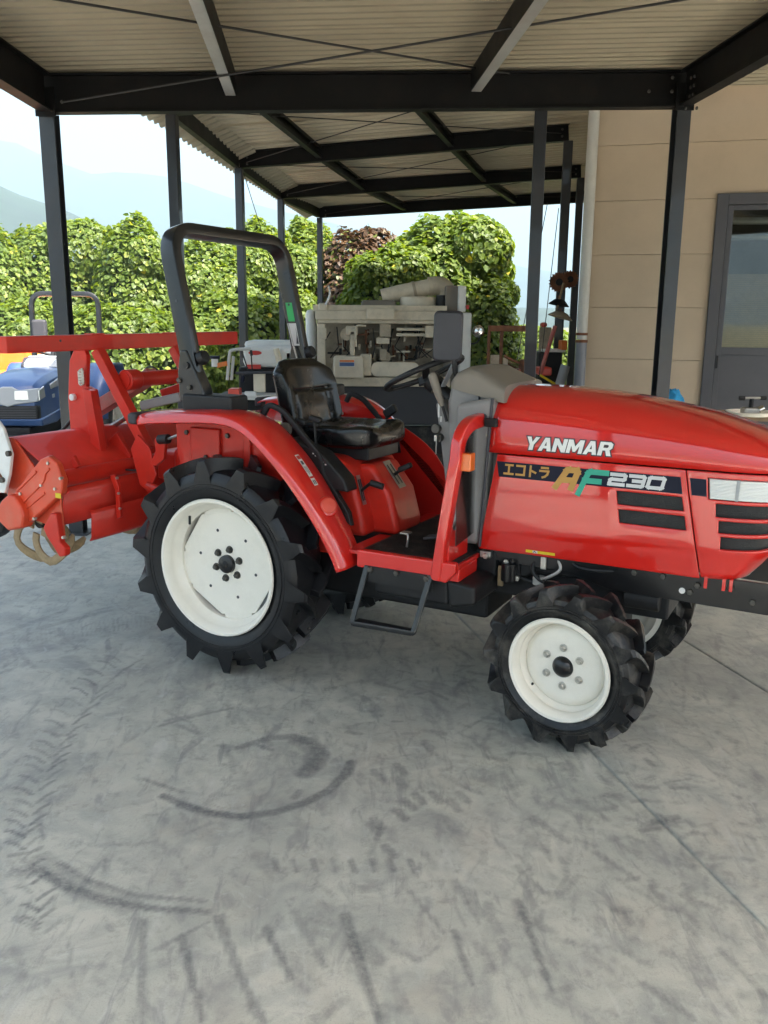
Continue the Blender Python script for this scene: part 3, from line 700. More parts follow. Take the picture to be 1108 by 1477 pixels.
# ---- chassis
hs = MB().box(.10, 1.18, -.17, .17, .34, .665).box(-.24, .22, -.20, .20, .36, .80).cyl((0, -.42, .514), (0, .42, .514), .085, 20).cyl((0, -.30, .514), (0, .30, .514), .13, 20)
hs.build('transmission', M['dark_engine'], TX, bevel=.02)
ra = MB().box(-.40, -.05, -.19, .19, .62, 1.12).box(-.34, -.02, -.36, -.19, .60, .92).box(-.34, -.02, .19, .36, .60, .92)
ra.build('rear_housing', M['red'], TX, bevel=.03)
MB().cyl((-.24, 0, .62), (-.40, 0, .62), .10, 18).box(-.43, -.24, -.28, .28, .30, .36).build('drawbar', M['dark_engine'], TX, bevel=.01)
en = MB().box(1.16, 1.95, -.17, .17, .47, .70).box(1.22, 2.12, -.205, .205, .71, 1.075).box(1.25, 1.75, -.21, -.17, .60, .69).cyl((1.35, -.22, .63), (1.35, -.10, .63), .055, 16)
en.box(1.14, 1.24, -.24, .24, .55, .68).build('engine', M['dark_engine'], TX, bevel=.012)
fr = MB()
for s in (-1, 1):
    fr.plate([(1.72, .585), (2.56, .572), (2.56, .70), (2.12, .695), (1.20, .70), (1.20, .64), (1.55, .63)], 1, s * .235, s * .221)
fr.box(2.46, 2.50, -.22, .22, .575, .70)
frame = fr.build('frame_rail', M['black'], TX, bevel=.003)
bolts(frame, [(2.06, -.235, .655), (2.035, -.235, .625), (2.18, -.235, .665), (1.93, -.235, .672), (1.82, -.235, .672), (2.26, -.235, .62), (2.34, -.235, .615)], (0, -1, 0))
MB().cyl((2.005, -.2345, .625), (2.005, -.2375, .625), .012, 12).build('paint_chip', M['label'], frame)
for a in (2.085, 2.15, 2.175): MB().box(a, a + .012, -.262, -.236, .655, .70).build('hinge_tab', M['red'], TX)
fa = MB().cyl((WB, -.37, .36), (WB, .37, .36), .052, 16).box(WB - .09, WB + .12, -.13, .13, .31, .50).cyl((WB, -.40, .30), (WB, -.40, .43), .065, 18).cyl((WB, .40, .30), (WB, .40, .43), .065, 18)
fa.tube([(WB - .13, -.36, .34), (WB - .15, 0, .36), (WB - .13, .36, .34)], .016).build('front_axle', M['dark_engine'], TX, bevel=.008)
hoses = MB()
for p in ([(1.21, -.18, .66), (1.28, -.21, .60), (1.37, -.20, .56), (1.48, -.2, .55)], [(1.42, -.22, .68), (1.40, -.235, .62), (1.46, -.23, .57), (1.60, -.2, .56)],
          [(1.30, -.2, .69), (1.31, -.24, .63), (1.27, -.23, .56), (1.16, -.18, .52)], [(1.55, -.21, .69), (1.60, -.24, .66), (1.72, -.23, .66), (1.85, -.2, .68)]):
    hoses.tube(smooth_path(p, 6), .009, 8)
hoses.build('hose', M['black_matt'], TX)
MB().box(1.26, 1.345, -.235, -.215, .555, .665).build('fuel_filter_bracket', M['dark_engine'], TX, bevel=.008)
MB().cyl((1.30, -.25, .56), (1.30, -.25, .64), .032, 18).build('fuel_filter', M['black'], TX, bevel=.006)
MB().tube(smooth_path([(1.50, -.225, .685), (1.52, -.24, .64), (1.47, -.245, .60), (1.43, -.23, .585)], 5), .007, 8).build('fuel_line', M['pale_steel'], TX)
MB().tube(smooth_path([(1.62, -.23, .70), (1.70, -.236, .685), (1.80, -.238, .69), (1.90, -.236, .70)], 5), .006, 8).build('wire_loom', M['dark_engine'], TX)
MB().cyl((1.78, -.19, .555), (1.92, -.19, .555), .045, 18).build('steering_cylinder', M['dark_engine'], TX, bevel=.006)
bolts(TX, [(1.285, -.2365, .64), (1.335, -.2365, .575), (1.20, -.262, .66)], (0, -1, 0), 'bolt')
MB().box(1.435, 1.46, -.245, -.225, .63, .685).build('bracket', M['bolt'], TX, bevel=.004)
MB().box(1.25, 1.275, -.248, -.235, .53, .62).build('bracket', M['tine'], TX, bevel=.004)
MB().cyl((1.42, -.20, .55), (1.42, -.20, .585), .028, 14).build('filler_cap', M['pipe'], TX, bevel=.004)
MB().box(1.17, 1.22, -.26, -.2, .65, .68).build('bracket', M['steel'], TX, bevel=.004)

# ---- bonnet, lower side panels, nose
ZS = 1.106; HWD = .27
def xs_(z): return 1.985 + .20 * (1.1 - z)
def xn_(z): return 2.41 + .32 * (min(z, 1.1) - 1.1) - .05 * sm(.80, .66, z)
def side_y(x, z):
    e = .006 * sm(.785, .770, z - .02 * sm(1.5, 1.9, x)) * sm(1.34, 1.37, x + (.8 - z) * .3)
    return HWD - .010 * sm(.80, .68, z) - .004 * sm(1.0, 1.1, z) - e
slots_x = (1.735, 1.985); zsl = [(.945, .998), (.872, .926)]
def side_panel(s):
    xs = sorted(set([round(1.19 + (1.735 - 1.19) * i / 14, 4) for i in range(15)] + [1.735] + [round(1.735 + .25 * i / 6, 4) for i in range(7)] + [2.0, 2.02]))
    xs = [x for x in xs if x <= 1.99] + [2.01]
    zs = [.688, .70, .73, .755, .765, .775, .785, .795, .81, .84, .872, .88, .918, .926, .945, .953, .99, .998, 1.01, 1.03, 1.05, 1.07, 1.09, 1.102]
    def pos(x, z):
        u = (x - 1.19) / (2.01 - 1.19); rear = 1.168 + (z - .69) * .166; seam = xs_(z)
        lean = sm(.35, .75, u)
        X = (rear + (x - 1.19) * 1.0) * (1 - lean) + (x - 2.01 + seam) * lean
        return (X, s * side_y(X, z), z)
    ins = []
    v = [pos(x, z) for x in xs for z in zs]; nz = len(zs); f = []
    for i in range(len(xs) - 1):
        for j in range(nz - 1):
            zc = (zs[j] + zs[j + 1]) / 2; xc = (xs[i] + xs[i + 1]) / 2
            hole = any(a < zc < b_ for a, b_ in zsl) and 1.735 < xc + (0.0) < 1.985 - 0.0
            if not hole: f.append((i * nz + j, (i + 1) * nz + j, (i + 1) * nz + j + 1, i * nz + j + 1))
    o = MB().add(v, f).build('side_panel', M['red'], TX, solid=.012, ang=50, off=-1)
    q = o.modifiers.new('bevel', 'BEVEL'); q.width = .003; q.segments = 2; q.limit_method = 'ANGLE'; q.angle_limit = R(50)
    for a, b_ in zsl:
        MB().add([pos(1.73, a - .004), pos(1.99, a - .004), pos(1.99, b_ + .004), pos(1.73, b_ + .004)], [(0, 1, 2, 3)]).build('grille_mesh', M['mesh'], o).location = (0, -s * .014, 0)
    return o, pos
spR, posR = side_panel(-1); spL, _ = side_panel(1)
def nose_pt(t, z, off=0.):                             # t in 0..2 around the nose from the right seam to the left seam
    tt = t if t <= 1 else 2 - t; s = -1 if t <= 1 else 1
    p = 2 / 3.2; a = math.pi / 2 * tt; xs = xs_(z) + .004; A = xn_(z) - xs; B = side_y(xs, z) + .002
    ct, st = max(0, math.cos(a)), math.sin(a)
    x = xs + A * superq(st, p); y = B * superq(ct, p)
    nx, ny = superq(st, 2 - p) / A, superq(ct, 2 - p) / B; l = math.hypot(nx, ny) or 1
    return (x + off * nx / l, s * (y + off * ny / l), z)
nzs = [.690, .70, .72, .75, .79, .812, .82, .852, .862, .876, .884, .914, .922, .936, .944, .976, .986, .994, 1.0, 1.08, 1.086, 1.095, 1.102]
nslots = [(.812, .862), (.876, .922), (.936, .986)]
_t = [0, .012, .028, .04, .055, .07, .085, .10, .12, .15, .18, .22, .27, .32, .38, .44, .5, .56, .62, .68, .74, .80, .86, .92, .97]
nts = _t + [1] + [2 - t for t in _t[::-1]]
tslot = {0: .10, 1: .085, 2: .07}
def noz():
    nz = len(nzs); v = [nose_pt(t, z, -.012 if i_ == 0 else 0) for t in nts for i_, z in enumerate(nzs)]; f = []
    for i in range(len(nts) - 1):
        for j in range(nz - 1):
            tc = (nts[i] + nts[i + 1]) / 2; zc = (nzs[j] + nzs[j + 1]) / 2; hole = False
            for k, (a, b_) in enumerate(nslots):
                if a < zc < b_ and tslot[k] < tc < 2 - tslot[k] and not abs(tc - 1) < .02: hole = True
            if 1.0 < zc < 1.08 and (.04 < tc < .80 or 1.2 < tc < 1.96): hole = True
            if not hole: f.append((i * nz + j, (i + 1) * nz + j, (i + 1) * nz + j + 1, i * nz + j + 1))
    o = MB().add(v, f).build('nose_grille', M['red'], TX, solid=.014, ang=50)
    q = o.modifiers.new('bevel', 'BEVEL'); q.width = .003; q.segments = 2; q.limit_method = 'ANGLE'; q.angle_limit = R(50)
    MB().grid(lambda a, b_: nose_pt(.06 + 1.88 * a, .80 + .19 * b_, -.022), 60, 2).build('grille_mesh', M['mesh'], o)
    for s0, s1 in ((.043, .797), (1.203, 1.957)):       # ribbed headlamps wrapping the corner
        nr = 15
        def lp(a, b_):
            t = s0 + (s1 - s0) * (a ** 1.6 if s0 < 1 else 1 - (1 - a) ** 1.6); r = (.0035 if int(round(b_ * nr * 2)) % 2 else 0)
            e = 1 if (.0 < a < 1 and .0 < b_ < 1) else 0
            return nose_pt(t, 1.001 + .078 * b_, (-.004 + r) if e else -.010)
        hl = MB().grid(lp, 26, nr * 2).build('headlamp', M['lens'], TX, ang=15)
        MB().grid(lambda a, b_: nose_pt(s0 + (s1 - s0) * a, 1.001 + .078 * b_, -.016), 16, 2).build('reflector', M['reflector'], hl)
        tm = s0 + (s1 - s0) * (.16 if s0 < 1 else .82)
        MB().grid(lambda a, b_: nose_pt(tm + .02 * a, 1.001 + .078 * b_, .0005), 2, 2).build('lens_divider', M['silver'], hl)
    for k in (-1, 1):
        MB().cyl((2.16, k * .11, .90), (2.20, k * .11, .90), .045, 20, .06).build('grille_lamp', M['silver'], o)
    return o
nose = noz()
def wplan(x):
    if x <= 1.985: return HWD - .004
    A = xn_(1.1) - 1.985; u = min(1, (x - 1.985) / A); return (HWD - .004) * max(0, 1 - u ** 3.2) ** (1 / 3.2)
def ttop(x): return float(np.interp(x, [1.18, 1.3, 1.45, 1.6, 1.75, 1.9, 2.05, 2.16, 2.26, 2.34, 2.395, 2.41], [1.372, 1.376, 1.374, 1.366, 1.350, 1.326, 1.298, 1.268, 1.236, 1.195, 1.145, ZS + .012]))
PU = .72
def hood_pt(x, a):                                     # a 0..pi from right seam over the top to the left
    w = wplan(x); h = ttop(x) - ZS; c, s = math.cos(a), math.sin(a)
    return (x, -w * superq(c, PU), ZS + .002 + h * superq(s, PU * .92))
def hood_y(x, z):
    h = ttop(x) - ZS; s = min(1, max(0, (z - ZS - .002) / h)) ** (1 / (PU * .92)); return -wplan(x) * math.sqrt(max(0, 1 - s * s)) ** PU
hx = [1.19 + (2.0 - 1.19) * i / 18 for i in range(18)] + [2.0, 2.05, 2.1, 2.15, 2.2, 2.25, 2.29, 2.32, 2.345, 2.365, 2.38, 2.392, 2.40, 2.406, 2.409]
na = 48
v = []
for i, x in enumerate(hx):
    for j in range(na + 1):
        p = hood_pt(x, math.pi * j / na)
        if i == 0: p = (x + .04 * (p[2] - ZS), p[1], p[2])
        v.append(p)
f = [(i * (na + 1) + j, (i + 1) * (na + 1) + j, (i + 1) * (na + 1) + j + 1, i * (na + 1) + j + 1) for i in range(len(hx) - 1) for j in range(na)]
f.append(tuple((len(hx) - 1) * (na + 1) + j for j in range(na + 1)))
bonnet = MB().add(v, f).build('bonnet', M['red'], TX, solid=.008, ang=60)

# ---- lettering and decals on the bonnet
def onside(off): return lambda x, z: (x, -side_y(x, z) - off, z)
def onhood(off): return lambda x, z: (x, hood_y(x, z) - off * .9, z + off * .4)
def quad_patch(x0, x1, z0, z1, fn, n=12, sh=0.):
    mb = MB(); mb.grid(lambda a, b_: fn(x0 + (x1 - x0) * a - sh * b_, z0 + (z1 - z0) * b_), n, 3); return mb
GL = {'Y': ([(0, 1), (.32, 1), (.5, .62), (.68, 1), (1, 1), (.66, .42), (.66, 0), (.34, 0), (.34, .42)], None),
      'A': ([(0, 0), (.34, 1), (.68, 1), (1, 0), (.69, 0), (.63, .2), (.37, .2), (.30, 0)], [(.42, .40), (.58, .40), (.5, .70)]),
      'N': ([(0, 0), (0, 1), (.30, 1), (.70, .48), (.70, 1), (1, 1), (1, 0), (.72, 0), (.30, .55), (.30, 0)], None),
      'M': ([(0, 0), (0, 1), (.28, 1), (.5, .50), (.72, 1), (1, 1), (1, 0), (.76, 0), (.76, .56), (.58, .12), (.42, .12), (.24, .56), (.24, 0)], None),
      'R': ([(0, 0), (0, 1), (.76, 1), (.96, .87), (.96, .56), (.80, .42), (1, 0), (.67, 0), (.50, .38), (.31, .38), (.31, 0)], [(.31, .58), (.60, .58), (.66, .64), (.66, .74), (.60, .80), (.31, .80)])}
def grow(P, e):
    n = len(P); out = []; A_ = sum(P[i][0] * P[(i + 1) % n][1] - P[(i + 1) % n][0] * P[i][1] for i in range(n)); sg = 1 if A_ > 0 else -1
    for i in range(n):
        a = Vector(P[i]) - Vector(P[i - 1]); b_ = Vector(P[(i + 1) % n]) - Vector(P[i]); na = Vector((a.y, -a.x)).normalized() * sg; nb_ = Vector((b_.y, -b_.x)).normalized() * sg
        m = (na + nb_); m = m.normalized() / max(.5, m.length / 2); out.append((P[i][0] + m.x * e, P[i][1] + m.y * e))
    return out
def word(txt, x0, z0, cw, h, adv, sl, fn, e, name, m, parent):
    for i, ch in enumerate(txt):
        out, hole = GL[ch]; wid = cw * (1.18 if ch == 'M' else 1); px_ = x0 + sum(adv * (1.18 if c == 'M' else 1) for c in txt[:i])
        real = [(p[0] * wid, p[1] * h) for p in out]; loops = [grow(real, e)] if e else [real]
        if hole and not e: loops.append([(p[0] * wid, p[1] * h) for p in hole])
        tri = tessellate_polygon([[Vector((p[0], p[1], 0)) for p in l] for l in loops]); P = [p for l in loops for p in l]
        MB().add([fn(px_ + p[0] + sl * p[1], z0 + p[1]) for p in P], [tuple(t) for t in tri]).build(name, m, parent, fix=False)
word('YANMAR', 1.352, 1.130, .054, .054, .0575, .22, onhood(.0028), .0046, 'letter_outline', M['ink_shadow'], bonnet)
word('YANMAR', 1.352, 1.130, .054, .054, .0575, .22, onhood(.0042), 0, 'lettering', M['white_ink'], bonnet)
quad_patch(1.248, 1.982, 1.010, 1.074, onside(.0008), 20, .012).build('decal_band', M['navy'], spR, fix=False)
MB().grid(lambda a, b_: nose_pt(.034 * a + .0015, 1.010 + .064 * b_, .0012), 6, 3).build('decal_band', M['navy'], nose, fix=False)
def strokes(st, x0, z0, w, h, t, fn, name, m, parent, sl=.0):
    mb = MB()
    for pts in st:
        P = [Vector((x0 + (p[0] + sl * p[1]) * w, z0 + p[1] * h, 0)) for p in pts]
        for i in range(len(P) - 1):
            d = (P[i + 1] - P[i]).normalized(); nn = Vector((-d.y, d.x, 0)) * t / 2; a = P[i] - d * t * .5; b_ = P[i + 1] + d * t * .5
            k = len(mb.v)
            mb.add([fn(q.x, q.y) for q in (a - nn, b_ - nn, b_ + nn, a + nn)], [(0, 1, 2, 3)])
            mb.v[k:] = [(p[0], p[1] - i * .00012, p[2]) for p in mb.v[k:]]
    return mb.build(name, m, parent, fix=False)
KW, KH, KZ = .036, .036, 1.026
kat = {'e': [[(.1, 1), (.9, 1)], [(.5, 1), (.5, 0)], [(0, 0), (1, 0)]], 'ko': [[(.05, 1), (.95, 1), (.95, 0)], [(.05, 0), (.95, 0)]],
       'to': [[(.25, 1.05), (.25, -.05)], [(.25, .62), (.85, .38)]], 'ra': [[(.15, 1.02), (.85, 1.02)], [(.0, .66), (.95, .66), (.85, .3), (.6, .05), (.35, -.05)]]}
for i, kx in enumerate(('e', 'ko', 'to', 'ra')):
    strokes(kat[kx], 1.272 + i * .0505, KZ, KW, KH, .0085, onside(.0018), 'lettering', M['gold_ink'], spR, .05)
SA = [[(.0, 0), (.42, .92), (.55, 1), (.95, 1), (1.0, .9), (.82, 0)], [(.28, .42), (.88, .42)]]
strokes(SA, 1.492, .992, .078, .072, .024, onside(.0020), 'lettering', M['gold_ink'], spR, .12)
SF = [[(1.25, 1), (.45, 1), (.32, .9), (.0, -.25)], [(.2, .50), (.95, .50)]]
strokes(SF, 1.588, .992, .076, .072, .022, onside(.0024), 'lettering', M['green_ink'], spR, .12)
D2 = [[(0, 1), (.9, 1), (1, .9), (1, .6), (.9, .5), (.1, .5), (0, .4), (0, 0), (1, 0)]]
D3 = [[(0, 1), (.9, 1), (1, .9), (1, .1), (.9, 0), (0, 0)], [(.3, .5), (.95, .5)]]
D0 = [[(.1, 1), (.9, 1), (1, .9), (1, .1), (.9, 0), (.1, 0), (0, .1), (0, .9), (.1, 1)]]
for i, dg_ in enumerate((D2, D3, D0)):
    strokes(dg_, 1.705 + i * .073, 1.024, .054, .038, .0135, onside(.0018), 'lettering', M['silver_ink'], spR, .16)
quad_patch(1.375, 1.50, .700, .712, onside(.004), 8).build('warning_label', M['yellow'], spR, fix=False)
quad_patch(1.405, 1.426, .7005, .7115, onside(.005), 3).build('warning_symbol', M['label'], spR, fix=False)
strokes([[(0, .2), (.5, .8)], [(.3, .9), (.9, .1)]], 1.408, .702, .014, .008, .003, onside(.006), 'warning_print', M['ink'], spR)

# ---- dash, cowl, column
def yprism(pts, y0, y1): return MB().plate(pts, 1, y0, y1)
dash = yprism([(1.205, .70), (1.205, 1.365), (1.05, 1.39), (.985, 1.385), (.965, 1.30), (.985, 1.0), (1.005, .72)], -.185, .20).build('dashboard', M['grey_plastic'], TX, bevel=.022, seg=3)
MB().grid(lambda a, b_: (1.185 + .012 * 0, -.262 + .524 * a, .70 + .66 * b_) if False else (1.188, -.255 + .51 * a, .70 + (.40 + .25 * (1 - abs(2 * a - 1) ** 3)) * b_), 16, 6).build('bonnet_bulkhead', M['grey_plastic'], TX, solid=.03)
cw = MB()
secs = []
for x, hw, zb, zt in ((.985, .19, 1.36, 1.395), (1.01, .205, 1.355, 1.43), (1.055, .205, 1.345, 1.452), (1.11, .212, 1.335, 1.450), (1.17, .228, 1.325, 1.420), (1.225, .243, 1.315, 1.395), (1.25, .246, 1.312, 1.386)):
    row = []
    for j in range(17):
        a = math.pi * j / 16; row.append((x, -hw * superq(math.cos(a), .30), zb + (zt - zb) * superq(math.sin(a), .38)))
    secs.append(row)
v = [p for r in secs for p in r]; n = 17
f = [(i * n + j, (i + 1) * n + j, (i + 1) * n + j + 1, i * n + j + 1) for i in range(len(secs) - 1) for j in range(n - 1)] + [tuple(range(n)), tuple((len(secs) - 1) * n + j for j in range(n))]
cw.add(v, f).build('cowl', M['cowl'], TX, ang=50)
MB().tube([(1.115, -.19, 1.345), (1.125, -.192, 1.20), (1.13, -.19, .95)], .004, 6).tube([(1.205, -.262, 1.33), (1.195, -.27, 1.12), (1.172, -.27, .70)], .007, 8).build('rubber_seal', M['ink'], TX)
MB().plate([(1.04, 1.30), (1.215, 1.335), (1.20, 1.10), (1.162, .70), (1.06, .70)], 1, -.266, -.19).build('side_cover', M['grey_plastic'], TX, bevel=.025, seg=3)
MB().cyl((1.175, -.2685, 1.255), (1.175, -.2705, 1.255), .011, 12).build('hole', M['ink'], TX)
MB().box(1.18, 1.235, -.285, -.262, 1.215, 1.25).build('latch', M['black_matt'], TX, bevel=.004)
lower = yprism([(1.0, .70), (.985, 1.1), (.905, 1.30), (.87, 1.28), (.90, 1.10), (.945, .80), (.965, .70)], -.10, .12).build('column_cover', M['grey_plastic'], TX, bevel=.012)
ksw = MB().cyl((.885, -.101, 1.17), (.885, -.125, 1.17), .02, 16).cyl((.90, -.101, 1.13), (.90, -.13, 1.13), .018, 16); ksw.build('key_switch', M['bolt_dark'], TX)
MB().box(.892, .905, -.15, -.128, 1.118, 1.145).tube([(.9, -.142, 1.125), (.9, -.145, 1.06)], .003, 6).build('key', M['steel'], TX)
MB().box(.888, .896, -.106, -.1005, 1.22, 1.28).box(.90, .906, -.106, -.1005, 1.20, 1.225).build('dash_mark', M['label'], TX)
MB().box(.945, .965, -.103, -.1005, .885, .955).build('sticker', M['label'], TX)
MB().tube([(1.0, 0, 1.22), (.80, 0, 1.375)], .03, 14).tube([(.835, 0, 1.348), (.80, 0, 1.375)], .045, 14).build('steering_column', M['black_matt'], TX)
sw = MB(); SCN = Vector((.765, 0, 1.405)); sn = Vector((-.42, 0, .907)).normalized(); su = Vector((.907, 0, .42)).normalized(); sv = Vector((0, 1, 0))
ringp = [SCN + (su * math.cos(2 * math.pi * i / 48) + sv * math.sin(2 * math.pi * i / 48)) * .185 for i in range(48)]
rp = []
for i, p in enumerate(ringp):
    rad = (p - SCN).normalized()
    for j in range(10):
        a = 2 * math.pi * j / 10; rp.append(p + rad * (.0135 * math.cos(a)) + sn * (.0135 * math.sin(a)))
f = [(i * 10 + j, i * 10 + (j + 1) % 10, ((i + 1) % 48) * 10 + (j + 1) % 10, ((i + 1) % 48) * 10 + j) for i in range(48) for j in range(10)]
sw.add(rp, f)
steer = sw.build('steering_wheel', M['black_matt'], TX)
spk = MB()
for a in (R(180), R(60), R(-60)):
    e = SCN + (su * math.cos(a) + sv * math.sin(a)) * .178; c_ = SCN - sn * .03; spk.bar(c_, e, .035, .012, up=sn)
spk.build('spoke', M['black_matt'], steer, bevel=.004)
MB().cyl(SCN - sn * .05, SCN - sn * .012, .045, 20, .035).build('horn_pad', M['black_matt'], steer, bevel=.006)
# shuttle lever with brown grip
MB().tube([(.975, -.20, 1.215), (.95, -.20, 1.29)], .007, 8).build('lever', M['black_matt'], TX)
MB().tube(smooth_path([(.952, -.20, 1.28), (.93, -.20, 1.335), (.905, -.20, 1.40), (.895, -.20, 1.42)], 4), .017, 12, scale=[.5] + [.7, .8, .9, 1, 1.05, 1.1, 1.1, 1.12, 1.1, 1, .8, .4]).build('lever_grip', M['cowl'], TX)
# mirror shell on the dash
MN = Vector((.35, -.93, 0)).normalized(); MT = Vector((.93, .35, 0)).normalized(); MC = Vector((.95, -.16, 1.575))
def mshell(t): return [MC + MT * (a * t) + Vector((0, 0, 1)) * (b_ * t) for a, b_ in [(p[0] + .02 * (p[1] + .1), p[1]) for p in rrect(.125, .215, .022, 4)]]
mm = MB(); A, B, C_ = mshell(.9), mshell(1.0), mshell(1.0)
A = [p + MN * .018 for p in A]; C_ = [p - MN * .022 for p in C_]
n = len(A); mm.add(A + B + C_, [tuple(range(n))] + [(i, (i + 1) % n, n + (i + 1) % n, n + i) for i in range(n)] + [(n + i, n + (i + 1) % n, 2 * n + (i + 1) % n, 2 * n + i) for i in range(n)] + [tuple(range(2 * n, 3 * n))[::-1]])
mir = mm.build('mirror', M['mirror_back'], TX, ang=50)
MB().tube([MC + Vector((.03, .005, -.10)), MC + Vector((.035, .01, -.15)), MC + Vector((.05, .03, -.19))], .011, 10).build('mirror_stalk', M['black_matt'], mir)
MB().bar(MC + Vector((.03, .005, -.12)), MC + Vector((-.06, .1, -.22)), .02, .008).build('mirror_arm', M['silver'], mir)

# ---- floor, step, guard with clear window
MB().box(.62, 1.165, -.47, .47, .645, .662).build('footplate', M['red'], TX, bevel=.004)
mt = MB().box(.70, 1.15, -.465, .465, .662, .669)
mt.build('floor_mat', M['mat'], TX)
ribs = MB()
for i in range(40): ribs.box(.715 + i * .0108, .7195 + i * .0108, -.455, .455, .669, .672)
tag(ribs.build('mat_ribs', M['mat'], TX), kind='stuff')
for s in (-1, 1): MB().plate([(.70, .60), (.70, .678), (1.165, .678), (1.165, .64), (1.12, .588), (1.10, .592)], 1, s * .468, s * .505).build('floor_edge', M['red'], TX, bevel=.008)
MB().box(1.10, 1.165, -.468, -.27, .59, .645).build('floor_front', M['red'], TX, bevel=.006)
MB().box(.76, 1.12, -.46, -.18, .475, .60).plate([(1.10, .60), (1.24, .58), (1.24, .50), (1.12, .47)], 1, -.47, -.2).build('battery_box', M['black_matt'], TX, bevel=.02)
for s in (-1, 1):
    st = MB(); pr = rrect(.024, .010, .003, 2); yo = s * .508
    st.sweep(fillet([(.755, yo, .612), (.712, s * .565, .365), (1.008, s * .565, .372), (1.055, yo, .612)], .012, 3), pr, up=(0, 1, 0))
    st.box(.72, 1.0, min(s * .515, s * .565), max(s * .515, s * .565), .364, .374)
    step = st.build('step', M['rops'], TX, bevel=.002, seg=1)
    MB().box(.745, 1.065, min(s * .5055, s * .511), max(s * .5055, s * .511), .545, .615).build('step_bracket', M['black'], step)
    bolts(step, [(.775, s * .511, .600), (.90, s * .511, .603), (1.04, s * .511, .600)], (0, s, 0))
    for i in range(6):
        x = .77 + i * .036; MB().cyl((x, s * .545, .3742), (x, s * .545, .3752), .008, 10).build('hole', M['ink'], step)
# guard plate in the plane x ~ 1.15
def gd(s):
    outer = fillet([(0, s * .505, .60), (0, s * .500, 1.06), (0, s * .48, 1.195), (0, s * .40, 1.235), (0, s * .25, 1.240)], .07, 5)
    pr = rrect(.058, .046, .010, 3)
    path = [(1.075 + .07 * min(1, (p.z - .6) / .5) + .03 * max(0, p.z - 1.15) * 3, p.y + s * -.02, p.z) for p in outer]
    o = MB().sweep(path, pr, up=(1, 0, 0)).build('guard_frame', M['red'], TX, bevel=0, ang=40)
    q = MB().plate([(s * .47, .62), (s * .275, .64), (s * .275, .76), (s * .31, .775), (s * .43, .80), (s * .455, .86), (s * .475, .86)], 0, 1.105, 1.12)
    q.build('guard_panel', M['red'], TX, bevel=.004)
    MB().plate([(s * .465, .74), (s * .275, .76), (s * .275, 1.23), (s * .44, 1.215), (s * .465, 1.06)], 0, 1.1435, 1.147).build('window', M['acrylic'], TX)
    MB().box(1.15, 1.205, min(s * .425, s * .475), max(s * .425, s * .475), 1.055, 1.128).build('indicator', M['amber'], TX, bevel=.006, seg=2)
    MB().box(1.138, 1.15, min(s * .42, s * .48), max(s * .42, s * .48), 1.05, 1.133).build('indicator_base', M['black_matt'], TX)
gd(-1); gd(1)

